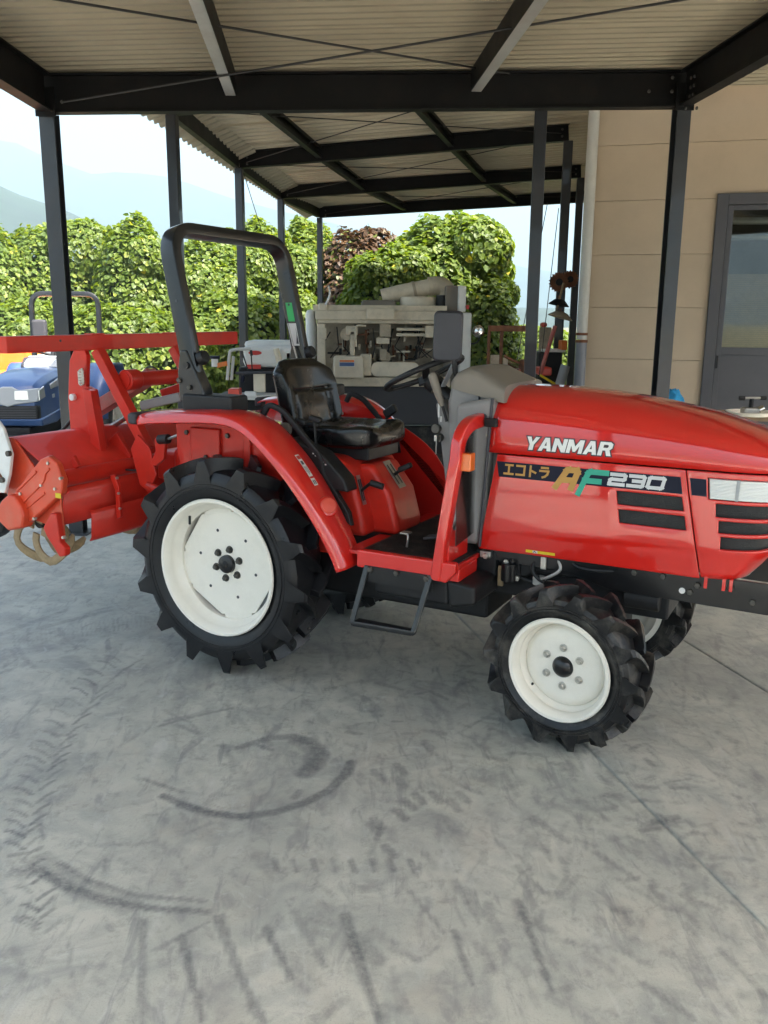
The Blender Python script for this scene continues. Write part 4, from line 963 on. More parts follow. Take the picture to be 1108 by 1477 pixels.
# ---- fenders
FP = [(-.46, 1.180), (-.42, 1.192), (-.3, 1.205), (-.05, 1.222), (.10, 1.218), (.20, 1.185), (.29, 1.12), (.39, 1.025), (.48, .91), (.56, .785), (.62, .67), (.655, .585)]
FPs = [(p.x, p.y) for p in smooth_path([(a, b_, 0) for a, b_ in FP], 4)]
def fender(s):
    n = len(FPs); rows = []
    for i, (x, z) in enumerate(FPs):
        a = FPs[max(0, i - 1)]; b_ = FPs[min(n - 1, i + 1)]; tx, tz = b_[0] - a[0], b_[1] - a[1]; l = math.hypot(tx, tz); nx, nz = -tz / l, tx / l   # outward normal
        u = i / (n - 1); wid = .20 - .06 * sm(.55, 1, u); yi = .372; yo = yi + wid + .012 + .02 * sm(.0, .15, u)
        bul = 0.0
        row = [(x - nx * .0, s * (yi), z - .0), (x + nx * .004, s * (yi + .012), z + nz * .004), (x + nx * .014, s * (yi + .05), z + nz * .014), (x + nx * .020, s * (yi + wid * .5), z + nz * .020),
               (x + nx * .014, s * (yo - .035), z + nz * .014), (x + nx * .004, s * (yo - .010), z + nz * .004), (x - nx * .012, s * yo, z - nz * .012), (x - nx * .034, s * (yo + .002), z - nz * .034), (x - nx * .040, s * (yo - .006), z - nz * .040)]
        rows.append(row)
    k = len(rows[0]); v = [p for r in rows for p in r]
    f = [(i * k + j, (i + 1) * k + j, (i + 1) * k + j + 1, i * k + j + 1) for i in range(n - 1) for j in range(k - 1)]
    o = MB().add(v, f).build('fender', M['red'], TX, solid=.006, ang=50)
    w = [(x, z - .002) for x, z in FPs if x > -.40] ; poly = w + [(.66, .60), (.30, .60), (.0, .74), (-.34, .80), (-.40, 1.0)]
    if s > 0: poly = [(x + .23 * sm(.05, .45, x), z) for x, z in w] + [(.92, .662), (.30, .60), (.0, .74), (-.34, .80), (-.40, 1.0)]
    MB().plate(poly, 1, s * .366, s * .373).build('inner_panel', M['red_old' if s < 0 else 'red'], o, bevel=.002, seg=1)
    if s < 0:
        for a in ((-.30, .93, -.12, 1.13), (.02, .95, .06, 1.16), (-.14, .9, -.06, 1.0)): MB().box(a[0], a[2], -.392, -.374, a[1], a[3]).build('rib', M['red_old'], o, bevel=.008)
        bolts(o, [(-.33, -.374, 1.10), (-.08, -.374, 1.10), (.12, -.374, 1.08), (-.20, -.393, .99), (.20, -.374, 1.0)], (0, -1, 0))
    MB().box(-.505, -.452, min(s * .40, s * .595), max(s * .40, s * .595), 1.15, 1.205).build('end_cap', M['mirror_back'], o, bevel=.015)
    # round reflector on a boss
    c_ = Vector((.545, s * .49, .845)); nn = Vector((.70, s * .55, .44)).normalized()
    b = MB().cyl(c_ - nn * .05, c_ + nn * .018, .060, 28, .045); b.build('reflector_boss', M['red'], o, bevel=.01, seg=3)
    MB().lathe([(.0001, .012), (.030, .010), (.036, .004), (.036, -.004)], 28, Matrix.Translation(c_ + nn * .018) @ nn.to_track_quat('X', 'Z').to_matrix().to_4x4()).build('reflector', M['lens_red'], o)
    # grab rail on the inner edge
    gr = MB().sweep(fillet([(.13, s * .372, 1.215), (.155, s * .368, 1.262), (.235, s * .366, 1.235), (.44, s * .366, 1.035), (.45, s * .372, .965)], .03, 4), rrect(.026, .022, .005, 2), up=(0, 1, 0))
    gr.build('grab_rail', M['black_matt'], o)
    return o
fR = fender(-1); fL = fender(1)
def fpoint(u, yy, off):                                # a point on the near fender's top skin
    x0, z0 = FPs[int(u)]; x1, z1 = FPs[int(u) + 1]; t = u - int(u); x = x0 + (x1 - x0) * t; z = z0 + (z1 - z0) * t
    tx, tz = x1 - x0, z1 - z0; l = math.hypot(tx, tz); return (x - tz / l * (.0215 + off), yy, z + tx / l * (.0215 + off))
MB().grid(lambda a, b_: fpoint(27.2 + 4.4 * a, -.475 - .030 * b_, .002), 8, 1).build('sticker', M['label'], fR, fix=False)
for a0, a1, c0, c1, mk in ((.04, .16, .1, .9, 'ink_red'), (.22, .34, .25, .8, 'ink'), (.4, .62, .2, .32, 'ink'), (.4, .66, .5, .6, 'ink'), (.4, .58, .75, .84, 'ink'), (.72, .78, .0, 1., 'red'), (.84, .96, .2, .4, 'ink'), (.84, .96, .58, .8, 'ink')):
    MB().grid(lambda a, b_: fpoint(27.2 + 4.4 * (a0 + (a1 - a0) * a), -.475 - .030 * (c0 + (c1 - c0) * b_), .003), 2, 1).build('sticker_print', M[mk], fR, fix=False)

# ---- seat, seat pedestal, levers
ped = yprism([(.10, .66), (.10, .98), (.30, 1.03), (.46, 1.02), (.52, .98), (.59, .74), (.60, .66)], -.255, .20).build('seat_pedestal', M['red_old'], TX, bevel=.03, seg=3)
yprism([(.44, .662), (.46, .98), (.58, .99), (.68, .86), (.72, .72), (.72, .662)], -.16, .10).build('gear_cover', M['red_old'], TX, bevel=.03, seg=3)
def gate(c, L, W_, rot, name='gate_plate'):
    Mx = Matrix.Translation(c) @ Matrix.Rotation(R(rot), 4, 'Y'); g_ = MB().box(-L / 2, L / 2, -W_ / 2, W_ / 2, 0, .003, Mx).build(name, M['steel'], TX)
    for k in (-.25, .25): MB().box(-L * .36, L * .36, k * W_ - .005, k * W_ + .005, .003, .0042, Mx).build('slot', M['ink'], g_)
    MB().box(-.006, .006, -W_ * .3, W_ * .3, .003, .0044, Mx).build('slot', M['ink'], g_)
gate((.632, -.03, .928), .15, .065, 52); gate((.557, -.215, .875), .14, .03, 74)
lv = MB().tube([(.632, -.03, .925), (.69, -.06, .965)], .008, 8).build('lever', M['black_matt'], TX)
MB().box(-.035, .035, -.016, .016, -.012, .014, Matrix.Translation((.71, -.07, .972)) @ Matrix.Rotation(R(-25), 4, 'Y')).build('lever_knob', M['black_matt'], TX, bevel=.008)
MB().tube([(.555, -.215, .87), (.62, -.225, .92)], .008, 8).tube([(.61, -.222, .915), (.67, -.21, .90)], .016, 8).build('lever', M['black_matt'], TX)
MB().tube([(.42, .20, 1.0), (.45, .22, 1.15), (.47, .225, 1.19)], .008, 8).build('lever', M['black_matt'], TX)
MB().box(-.045, .03, -.016, .016, -.03, .016, Matrix.Translation((.475, .226, 1.205)) @ Matrix.Rotation(R(-35), 4, 'Y')).build('lever_knob', M['black_matt'], TX, bevel=.01)
con = yprism([(.16, .95), (.16, 1.09), (.28, 1.115), (.44, 1.06), (.56, .95), (.58, .89), (.40, .90)], -.372, -.275).build('control_console', M['black_matt'], TX, bevel=.012)
yprism([(.02, 1.195), (.12, 1.215), (.46, .97), (.585, .80), (.60, .74), (.56, .76), (.40, .94), (.10, 1.16)], -.377, -.345).build('console_strip', M['black_matt'], TX, bevel=.006)
for x, z, hh in ((.30, 1.10, .09), (.38, 1.085, .12)):
    MB().tube([(x, -.32, z), (x - .01, -.32, z + hh)], .006, 8).build('lever', M['black_matt'], TX)
    MB().box(-.012, .05, -.014, .014, -.01, .012, Matrix.Translation((x - .02, -.32, z + hh)) @ Matrix.Rotation(R(12), 4, 'Y')).build('lever_knob', M['black_matt'], TX, bevel=.006)
for i in range(6): MB().box(.395 + i * .013, .403 + i * .013, -.3735, -.3722, 1.05 - i * .009, 1.056 - i * .009).build('scale_mark', M['label'], TX)
MB().box(.18, .56, -.15, .15, 1.0, 1.06).build('seat_rail', M['black_matt'], TX, bevel=.008)
def cushion(fn, nu, nv, name): return MB().grid(fn, nu, nv)
def seat_base(a, b_):                                  # closed ring section along x
    th = 2 * math.pi * b_; u = a; x = .095 + .50 * u
    hw = .225 * (1 - abs(2 * u - 1) ** 5 * .30) if 0 < u < 1 else .12; ht = .052 if 0 < u < 1 else .012
    ht *= (1 - .35 * max(0, abs(2 * u - 1) - .75) / .25)
    c, s = math.cos(th), math.sin(th); y = hw * superq(c, .55); z = 1.098 + ht * superq(s, .6)
    if s > 0:
        z += .030 * (abs(y) / .225) ** 3 - .012 * math.exp(-(y / .12) ** 2) + .018 * sm(.7, .95, u) - .004 * math.sin(u * 26) * 0
        z -= .010 * math.exp(-((u - .42) / .02) ** 2) * (abs(y) < .17)
    return (x, y, z)
sb = MB().grid(seat_base, 36, 48); sb.f += [tuple(range(49)), tuple(36 * 49 + j for j in range(49))]
seat = sb.build('seat_cushion', M['vinyl'], TX, ang=70)
def seat_back(a, b_):
    th = 2 * math.pi * b_; u = a; ax = Vector((-.22, 0, 1)).normalized(); nn = Vector((1, 0, .22)).normalized()
    base = Vector((.125, 0, 1.125)); L = .335
    wtop = 1 - .35 * sm(.78, 1.0, u) - .10 * sm(.12, 0, u); hw = .222 * wtop if 0 < u < 1 else .10
    th_ = .045 if 0 < u < 1 else .01
    th_ *= (1 - .45 * sm(.85, 1, u))
    c, s = math.cos(th), math.sin(th); y = hw * superq(c, .55); d = th_ * superq(s, .6)
    if s > 0:
        d += .034 * (abs(y) / .222) ** 2.6 * sm(1, .55, u) - .012 * math.exp(-((u - .52) / .022) ** 2) * sm(.20, .12, abs(y)) + .012 * math.exp(-((u - .25) / .16) ** 2) * sm(.16, .06, abs(y))
        d -= .014 * math.exp(-((abs(y) - .150) / .010) ** 2) * sm(.62, .45, u)
    p = base + ax * (L * u) + nn * d + Vector((0, y, 0)); p.x += -.035 * (1 - abs(y) / .22) * 0 + .03 * (abs(y) / .22) ** 2
    return tuple(p)
sk = MB().grid(seat_back, 40, 64); sk.f += [tuple(range(65)), tuple(40 * 65 + j for j in range(65))]
back = sk.build('backrest', M['vinyl'], TX, ang=70)
MB().cyl((.16, -.235, 1.13), (.16, -.255, 1.13), .035, 18).build('recliner_knob', M['cowl'], TX, bevel=.006)
MB().bar((.22, -.235, 1.16), (.34, -.24, 1.165), .03, .02).build('armrest_bracket', M['black_matt'], TX, bevel=.006)
# pedals
MB().tube(smooth_path([(1.06, -.20, .90), (1.04, -.21, .80), (.99, -.22, .715), (.95, -.22, .70)], 5), .012, 8).build('pedal_arm', M['steel'], TX)
MB().box(-.05, .03, -.035, .035, -.006, .006, Matrix.Translation((.945, -.22, .705)) @ Matrix.Rotation(R(-12), 4, 'Y')).build('pedal', M['mirror_back'], TX, bevel=.004)
MB().tube(smooth_path([(.86, -.34, .672), (.865, -.34, .72), (.85, -.33, .735)], 4), .006, 8).box(.835, .875, -.36, -.32, .733, .739).build('pedal', M['steel'], TX)

# ---- roll bar
pr = rrect(.055, .085, .008, 3)
YR = .452
pth = fillet([(-.175, -YR, 1.23), (-.335, -YR, 2.045), (-.335, YR, 2.045), (-.165, YR, 1.23)], .145, 9)
def rsweep(path, prof):                                # section kept square to the leaning plane
    nrm_ = Vector((.98, 0, .2)).normalized(); mb = MB(); P = path; v = []; k = len(prof)
    for i, p in enumerate(P):
        t = (P[min(i + 1, len(P) - 1)] - P[max(i - 1, 0)]).normalized(); sd_ = t.cross(nrm_).normalized(); w = sd_.cross(t)
        v += [tuple(p + sd_ * a + w * b_) for a, b_ in prof]
    f = [(i * k + j, i * k + (j + 1) % k, (i + 1) * k + (j + 1) % k, (i + 1) * k + j) for i in range(len(P) - 1) for j in range(k)] + [tuple(range(k))[::-1], tuple((len(P) - 1) * k + j for j in range(k))]
    return mb.add(v, f)
rops = rsweep(pth, pr).build('roll_bar', M['rops'], TX, ang=30)
for s in (-1, 1):
    y = s * YR
    MB().plate([(-.255, 1.50), (-.215, 1.50), (-.125, 1.32), (-.12, 1.26), (-.27, 1.26), (-.275, 1.40)], 1, y - .036, y + .036).build('hinge_bracket', M['rops'], rops, bevel=.01)
    MB().box(-.24, .05, y - .055, y + .075 if s < 0 else y + .04, 1.215, 1.30).build('mount', M['black_matt'], rops, bevel=.012)
    MB().cyl((-.215, y - .045, 1.43), (-.215, y + .045, 1.43), .016, 16).build('pivot_pin', M['black'], rops)
    MB().cyl((-.165, y + .0, 1.46), (-.13, y + .0, 1.475), .035, 14, .03).build('clamp_knob', M['black_matt'], rops, bevel=.008)
    MB().tube(smooth_path([(-.262, y + s * -.05, 1.62), (-.20, y - s * .05, 1.42), (-.13, y - s * .05, 1.28), (-.09, y - s * .05, 1.235)], 5), .005, 6).build('cable', M['steel'], rops)
    bolts(rops, [(-.20, y - .038, 1.33), (-.26, y - .038, 1.36)], (0, -1, 0), 'bolt_dark')
    MB().cyl((-.268, y - .0285, 1.72), (-.268, y - .0295, 1.72), .007, 10).build('hole', M['ink'], rops)
lx = lambda z: -.175 - .196 * (z - 1.23) + .044
lab = MB().add([(lx(1.63) - .062, YR - .0285, 1.63), (lx(1.63) - .02, YR - .0285, 1.63), (lx(1.73) - .02, YR - .0285, 1.73), (lx(1.73) - .062, YR - .0285, 1.73)], [(0, 1, 2, 3)]).build('green_sticker', M['ink_green'], rops, fix=False)
lab2 = MB().add([(lx(1.50) - .066, YR - .0285, 1.50), (lx(1.50) - .016, YR - .0285, 1.50), (lx(1.62) - .016, YR - .0285, 1.62), (lx(1.62) - .066, YR - .0285, 1.62)], [(0, 1, 2, 3)]).build('white_sticker', M['label'], rops, fix=False)
MB().add([(lx(1.51) - .035, YR - .0292, 1.51), (lx(1.51) - .018, YR - .0292, 1.51), (lx(1.61) - .022, YR - .0292, 1.61), (lx(1.57) - .022, YR - .0292, 1.56)], [(0, 1, 2, 3)]).build('sticker_print', M['ink'], rops, fix=False)
# rear deck behind the seat and the far shelf
MB().box(-.42, .10, -.36, .36, 1.10, 1.145).build('rear_deck', M['red'], TX, bevel=.015)
MB().box(-.10, .12, .10, .36, 1.145, 1.16).build('tool_tray', M['white_plastic'], TX, bevel=.004)

# ================================================================== rotary tiller behind the tractor
TR3 = Matrix.Rotation(R(-28.29), 3, 'Z'); TO = Vector((-.495, 4.363, 0))
def tl(px, py, ax, val):                               # photo pixel -> tractor frame, on one of its planes
    d = TR3.transposed() @ ray(px, py); q = TR3.transposed() @ (CAM - TO); return q + d * ((val - q[ax]) / d[ax])
OFF = Vector((-1.0, 0, .46))
TI = thing('rotary_tiller', 'red rotary tiller with tall square toolbar hitched behind the red tractor', 'rotary tiller', TO + TR3 @ OFF, R(-28.29))
def tb(mb, name, m, parent=None, **k):
    o = mb.build(name, M[m], parent or TI, **k)
    if parent is None: o.location = -OFF
    return o
def xz(pts, y): return [(p.x, p.z) for p in (tl(a, b_, 1, y) for a, b_ in pts)]
# cover: a curved sheet along y
cp = [(-.835, .835), (-.86, .915), (-.93, .955), (-1.02, 1.005), (-1.10, 1.055), (-1.16, 1.06), (-1.27, .98), (-1.36, .86)]
def ext(pts, y0, y1): 
    v = [(x, y, z) for x, z in pts for y in (y0, y1)]; return MB().add(v, [(2 * i, 2 * i + 1, 2 * i + 3, 2 * i + 2) for i in range(len(pts) - 1)])
tb(ext(cp, -.745, .745), 'cover', 'red_old', solid=.008, ang=25)
tb(ext([(-.815, .835), (-.80, .80), (-.815, .72), (-.83, .65)], -.745, .745), 'front_panel', 'red_old', solid=.006, ang=25)
tb(ext([(-.785, .70), (-.775, .675), (-.785, .565), (-.80, .545)], -.60, .60), 'front_flap', 'red_old', solid=.006, ang=25)
tb(MB().cyl((-.845, -.70, .872), (-.845, .70, .872), .042, 24), 'main_tube', 'red_old')
for s in (-1, 1):
    y = s * .75
    side = tb(MB().plate([(-1.125, 1.065), (-1.09, 1.045), (-.99, .945), (-.95, .90), (-.81, .86), (-.80, .60), (-.90, .64), (-1.0, .66), (-1.12, .62), (-1.20, .72), (-1.16, .86)], 1, y - s * .006, y + s * .006), 'side_plate', 'orange_old', bevel=.004)
    tb(MB().plate([(-.90, .64), (-.84, .72), (-.80, .72), (-.79, .58), (-.755, .555), (-.76, .515), (-.80, .505), (-.845, .56), (-.88, .60)], 1, y + s * .007, y + s * .045), 'bracket', 'red_old', bevel=.008)
    cov = xz([(60, 662), (71, 657), (84, 668), (93, 693), (91, 712), (62, 738), (37, 760), (26, 732), (18, 716)], -.79)
    tb(MB().plate(cov, 1, y + s * .012, y + s * .05), 'chain_cover', 'orange_old', bevel=.010, seg=3)
    for rb in ([(25, 708), (53, 680)], [(35, 723), (64, 694), (65, 683), (72, 676)], [(40, 742), (37, 734), (65, 711)]):
        q = [Vector((p[0], y + s * .051, p[1])) for p in xz(rb, -.80)]
        tb(MB().sweep(fillet(q, .02, 3), rrect(.012, .010, .003, 2), up=(0, 1, 0)), 'rib', 'orange_old')
    gc = xz([(2, 722), (12, 713), (22, 717), (31, 730), (35, 745), (33, 762), (12, 766), (-2, 752), (-5, 735)], -.83)
    tb(MB().plate(gc, 1, y + s * .012, y + s * .085), 'gear_case', 'orange_old', bevel=.014, seg=3)
wg = xz([(-70, 596), (0, 606), (8, 618), (20, 655), (17, 684), (10, 711), (-70, 700)], -.80)
wgo = tb(MB().plate(wg, 1, -.815, -.795), 'side_guard', 'white_plastic', bevel=.006)
for a, b_ in ((14, 654), (5, 692)):
    p = tl(a, b_, 1, -.815); tb(MB().cyl((p.x, -.83, p.z), (p.x, -.812, p.z), .014, 10), 'bolt', 'bolt_dark')
p1, p2 = tl(-12, 668, 1, -.82), tl(4, 691, 1, -.82); tb(MB().tube([p1, p2], .006, 6), 'hook_rod', 'rust')
# rotor with curved tines
tb(MB().cyl((-1.04, -.70, .635), (-1.04, .70, .635), .035, 16), 'rotor_shaft', 'dark_engine')
def tine_mesh(s):
    path = []
    for i in range(13):
        t = i / 12; a = -.1 + 1.9 * t ** 1.15; r = .03 + .145 * min(1, t * 1.9) ** .8
        path.append((r * math.sin(a), s * .055 * sm(.55, 1, t), -r * math.cos(a)))
    return MB().sweep(path, rrect(.042, .012, .004, 2), up=(0, 1, 0), scale=[1, 1, 1, 1, 1, 1, 1, 1, 1.05, 1.1, 1.1, .95, .5]).mesh('tine')
tm = {1: tine_mesh(1), -1: tine_mesh(-1)}
for i in range(22):
    y = -.66 + 1.32 * i / 21; s = 1 if i % 2 else -1
    o = place('tine', tm[s], M['tine'], TI); o.location = Vector((-1.04, y, .635)) - OFF; o.rotation_euler = (0, R(47 * i + (0 if i else 0)), 0)
for y_ in (-.74, .74):
    for q in range(4):
        o = place('tine', tm[1 if y_ < 0 else -1], M['tine'], TI); o.location = Vector((-1.0, y_, .615)) - OFF; o.rotation_euler = (0, R(90 * q + 20), 0); o.scale = (1.05, 1, 1.05)
# adjustment mast
ms = [(106, 640), (101, 575), (103, 520), (111, 500), (122, 498), (128, 512), (127, 556), (139, 562), (147, 610), (160, 686), (140, 678)]
mast = tb(MB().plate(xz(ms, -.30), 1, -.315, -.285), 'mast', 'red_old', bevel=.006)
msb = [(127, 560), (139, 563), (160, 688), (146, 688)]
tb(MB().plate(xz(msb, -.32), 1, -.36, -.316), 'mast_brace', 'red_old', bevel=.004)
pc = tl(118, 545, 1, -.33)
tb(MB().tube([(pc.x + .016 * math.cos(i * .9), -.335 + 0, pc.z + .02 * math.sin(i * .9) - .03 + i * .0022) for i in range(30)], .006, 6), 'spring', 'bolt')
p = tl(104, 573, 1, -.33); tb(MB().cyl((p.x, -.335, p.z), (p.x, -.315, p.z), .018, 14), 'pin', 'label')
for a, b_ in ((145, 689), (163, 683), (105, 634)):
    p = tl(a, b_, 1, -.33); tb(MB().cyl((p.x, -.345, p.z), (p.x, -.31, p.z), .011, 6), 'bolt', 'bolt')
pa_, pb_ = tl(56, 658, 1, -.30), tl(106, 603, 1, -.30)
tb(MB().tube([pa_, pa_.lerp(pb_, .6)], .018, 12), 'damper', 'red_faded'); tb(MB().tube([pa_.lerp(pb_, .6), pb_], .010, 10), 'damper_rod', 'black_matt')
# toolbar frame
def sqbar(a, b_, w, name, m='red_old', up=(0, 0, 1), parent=None): return tb(MB().bar(a, b_, w, w, up), name, m, parent, bevel=.006)
sqbar((-1.0, -.86, 1.515), (-1.0, .86, 1.525), .078, 'toolbar')
tb(MB().box(-1.037, -.963, -.8615, -.8605, 1.478, 1.552), 'toolbar_end', 'red_old')
for y in (-.55, .30, .36): tb(MB().cyl((-.9605, y, 1.53), (-.9595, y, 1.53), .007, 10), 'hole', 'ink')
for s in (-1, 1):
    y = s * .29 - .0
    sqbar((-.985, y, 1.478), (-.665, y, .98), .056, 'upright', up=(0, 1, 0))
    tb(MB().box(-1.03, -.97, y - .04, y + .04, 1.553, 1.563), 'cap_plate', 'red_old')
    tb(MB().plate([(-.70, 1.06), (-.62, 1.0), (-.58, .86), (-.64, .76), (-.70, .80), (-.75, .98)], 1, y - .045, y - .030), 'hitch_plate', 'red_old', bevel=.006)
    tb(MB().tube([(-.64, y - .05, .80), (-.42, s * .30, .74), (-.22, s * .30, .58)], .022, 10), 'lower_link', 'red_old')
    tb(MB().tube([(-.42, s * .33, .76), (-.36, s * .31, 1.06)], .014, 10), 'lift_rod', 'steel')
tb(MB().cyl((-.84, -.26, 1.325), (-.84, .30, 1.325), .040, 18), 'cross_tube', 'red_old')
tb(MB().cyl((-.84, -.255, 1.325), (-.84, -.17, 1.325), .055, 18), 'tube_collar', 'red_old', bevel=.006)
pa_, pb_ = tl(137, 592, 1, -.08), tl(222, 540, 1, -.02)
tb(MB().bar(pa_, pb_, .075, .085, up=(0, 1, 0)), 'top_link', 'red_faded', bevel=.006)
tb(MB().cyl(tl(150, 622, 1, -.1), tl(185, 600, 1, -.06), .016, 12), 'top_link_rod', 'steel')
tb(MB().bar(tl(205, 585, 1, .0), tl(262, 572, 1, .1), .08, .05), 'valve_block', 'silver', bevel=.008)
tb(MB().bar(tl(235, 568, 1, .15), tl(295, 548, 1, .2), .05, .05), 'lift_arm', 'red_old', bevel=.008)
tb(MB().plate(xz([(172, 660), (160, 640), (175, 622), (196, 655), (196, 664)], -.2), 1, -.24, -.21), 'stay', 'red_old', bevel=.004)
tb(MB().plate(xz([(228, 650), (226, 632), (235, 628), (242, 640), (240, 662), (228, 672), (220, 668)], -.34), 1, -.36, -.335), 'lever_bracket', 'red_old', bevel=.006)
a_ = tl(230, 634, 1, -.36); b2 = tl(243, 633, 1, -.36); c2 = tl(266, 624, 1, -.36)
tb(MB().tube([a_, b2], .024, 12), 'boot', 'black_matt'); tb(MB().tube([b2, c2], .007, 8), 'linkage_rod', 'steel')
tb(MB().tube(smooth_path([tl(140, 600, 1, -.25), tl(140, 640, 1, -.3), tl(165, 672, 1, -.33), tl(200, 678, 1, -.3), tl(228, 668, 1, -.25)], 7), .005, 6), 'cable', 'black_matt')
tb(MB().tube(smooth_path([tl(205, 545, 1, .1), tl(210, 532, 1, .1), tl(222, 530, 1, .1), tl(240, 545, 1, .1)], 6), .006, 6), 'hose', 'black_matt')
tb(MB().plate(xz([(162, 685), (168, 684), (175, 700), (178, 745), (172, 748), (170, 706)], -.45), 1, -.47, -.45), 'flap_bracket', 'red_old', bevel=.004)
for i in range(3): p = tl(167 + i * 2, 690 + 22 * i, 1, -.48); tb(MB().cyl((p.x, -.475, p.z), (p.x, -.465, p.z), .007, 6), 'bolt', 'bolt')
tb(MB().plate(xz([(106, 664), (110, 656), (118, 672), (112, 676)], -.6), 1, -.62, -.60), 'lug', 'red_old', bevel=.003)
tb(MB().box(-.62, -.42, -.17, .17, .60, .98), 'gearbox', 'red_old', bevel=.03); tb(MB().cyl((-.42, 0, .66), (-.20, 0, .66), .05, 14), 'drive_shaft', 'dark_engine')
tb(MB().bar((-.80, 0, .86), (-.55, 0, .86), .20, .16), 'gearbox_neck', 'red_old', bevel=.02)
gw = tb(MB().lathe([(.05, -.035), (.11, -.045), (.14, -.03), (.145, 0), (.14, .03), (.11, .045), (.05, .035)], 28, Matrix.Translation((-1.50, -.62, .62)) @ Matrix.Rotation(R(90), 4, 'Z')), 'gauge_wheel', 'rubber_dusty')
tb(MB().bar((-1.5, -.62, .62), (-1.3, -.62, .95), .04, .04), 'gauge_wheel_arm', 'red_old')

# ================================================================== machines standing behind
def pbox(px0, py0, px1, py1, Y0, Y1, org):             # box whose front face covers a pixel rectangle at depth Y0
    a = at_y(px0, py1, Y0); b_ = at_y(px1, py0, Y0); a2 = at_y(px0, py0, Y0)
    return (min(a.x, a2.x) - org.x, b_.x - org.x, Y0 - org.y, Y1 - org.y, a.z - org.z, b_.z - org.z)
def machine(name, label, cat, px, Y, group=None):
    o = at_y(px, 462, Y); o.z = 0; return thing(name, label, cat, o, 0, group), o
for a, b_, y in ((60, 700, -.80), (80, 705, -.80), (70, 668, -.80), (30, 712, -.80), (50, 748, -.80), (88, 690, -.80), (92, 775, -.80)):
    p = tl(a, b_, 1, y); tb(MB().cyl((p.x, y - .008, p.z), (p.x, y + .01, p.z), .008, 6), 'bolt', 'bolt')
p = tl(84, 715, 1, -.802); tb(MB().box(p.x - .018, p.x + .018, -.803, -.801, p.z - .012, p.z + .012), 'sticker', 'yellow')
# ---- combine harvester with its side cover off
CH, CO = machine('combine_harvester', 'dusty beige combine harvester with open side and unloading auger, parked under the rear shed', 'combine harvester', 560, 9.2)
def cb(name, m, x0, y0, x1, y1, Y0, Y1, bevel=.006, parent=None):
    return MB().box(*pbox(x0, y0, x1, y1, Y0, Y1, CO)).build(name, M[m], parent or CH, bevel=bevel)
def cpt(px, py, Y): return at_y(px, py, Y) - CO
cb('back_panel', 'beige_dark', 458, 455, 645, 552, 9.38, 9.42); cb('top_panel', 'beige', 452, 441, 645, 449, 9.05, 9.9)
cb('top_rail', 'beige', 455, 449, 640, 461, 9.0, 9.06, .008); cb('second_rail', 'beige', 459, 462, 642, 466, 9.03, 9.07)
cb('cover_box', 'beige', 529, 445, 569, 461, 8.94, 8.998, .01); cb('corner_post', 'beige', 458, 467, 469, 548, 9.02, 9.08)
cb('hinge_plate', 'beige', 464, 473, 471, 489, 8.995, 9.018); cb('bottom_rail', 'beige', 450, 545, 650, 557, 8.98, 9.2, .01)
cb('gear_housing', 'beige_box', 481, 514, 525, 546, 8.9, 9.2, .02)
lb_ = cb('warning_label', 'label', 489, 519, 512, 529, 8.894, 8.8985, 0); cb('label_stripe', 'orange', 490, 519.5, 511, 522, 8.889, 8.893, 0); cb('label_stripe', 'blue', 490, 523, 511, 528, 8.889, 8.893, 0)
cb('side_box', 'beige', 520, 511, 536, 542, 8.95, 9.1, .012)
pts = [(a, b_) for a, b_ in ((-.25, 0), )]
pr_ = rrect(.50, .15, .07, 6); c_ = cpt(570, 533, 8.95)
MB().prism([(c_.x + a, c_.y, c_.z + b_) for a, b_ in pr_], [(c_.x + a, c_.y + .1, c_.z + b_) for a, b_ in pr_]).build('chain_case', M['beige_box'], CH, bevel=.012)
for k in range(2): cb('feed_bar', 'beige', 572, 473 + k * 8, 615, 477 + k * 8, 9.08, 9.12, .003)
cb('bar_bracket', 'beige', 614, 470, 634, 487, 9.0, 9.15); cb('lever_arm', 'beige', 505, 478, 512, 513, 9.05, 9.08); cb('arm_block', 'beige', 499, 470, 516, 484, 9.05, 9.15, .012)
cb('cutter_frame', 'beige_dark', 548, 461, 564, 486, 9.08, 9.2); cb('cutter_block', 'beige', 543, 487, 562, 496, 9.05, 9.2); cb('cutter_head', 'beige_dark', 548, 503, 558, 520, 9.05, 9.15)
mech = random.Random(5)
for i in range(64):
    x = mech.uniform(472, 632); y = mech.uniform(466, 520); l = mech.uniform(5, 24); v_ = mech.random() < .5
    cb('linkage', mech.choice(['beige', 'beige_dark', 'rust', 'dark_engine', 'beige']), x, y, x + (l if not v_ else 3), y + (2.5 if not v_ else l), 9.12 + mech.uniform(0, .15), 9.34, .002)
for i in range(16):
    x = mech.uniform(472, 625); MB().tube([cpt(x, 470 + mech.uniform(0, 12), 9.15), cpt(x + mech.uniform(-14, 14), 500, 9.1), cpt(x + mech.uniform(-18, 18), 516, 9.12)], .006, 6).build('cable', M['dark_engine'], CH)
for (x, y, r) in ((500, 482, 9), (556, 515, 8), (470, 530, 8), (430 + 95, 528, 6), (548, 538, 5), (590, 538, 4)):
    p = cpt(x, y, 9.1); MB().cyl((p.x, p.y - .03, p.z), (p.x, p.y + .05, p.z), r * .0072, 16).build('pulley', M['beige_dark'], CH, bevel=.004)
MB().tube(smooth_path([cpt(528, 470, 9.0), cpt(515, 470, 9.0), cpt(513, 480, 9.0), cpt(514, 500, 9.02)], 5), .010, 8).build('pipe', M['beige'], CH)
cb('seat_hood', 'cowl', 521, 433, 571, 447, 9.3, 9.6, .03); cb('work_lamp', 'orange', 502, 443, 516, 448, 9.1, 9.2, .004); cb('work_lamp', 'orange', 615, 443, 628, 448, 9.1, 9.2, .004)
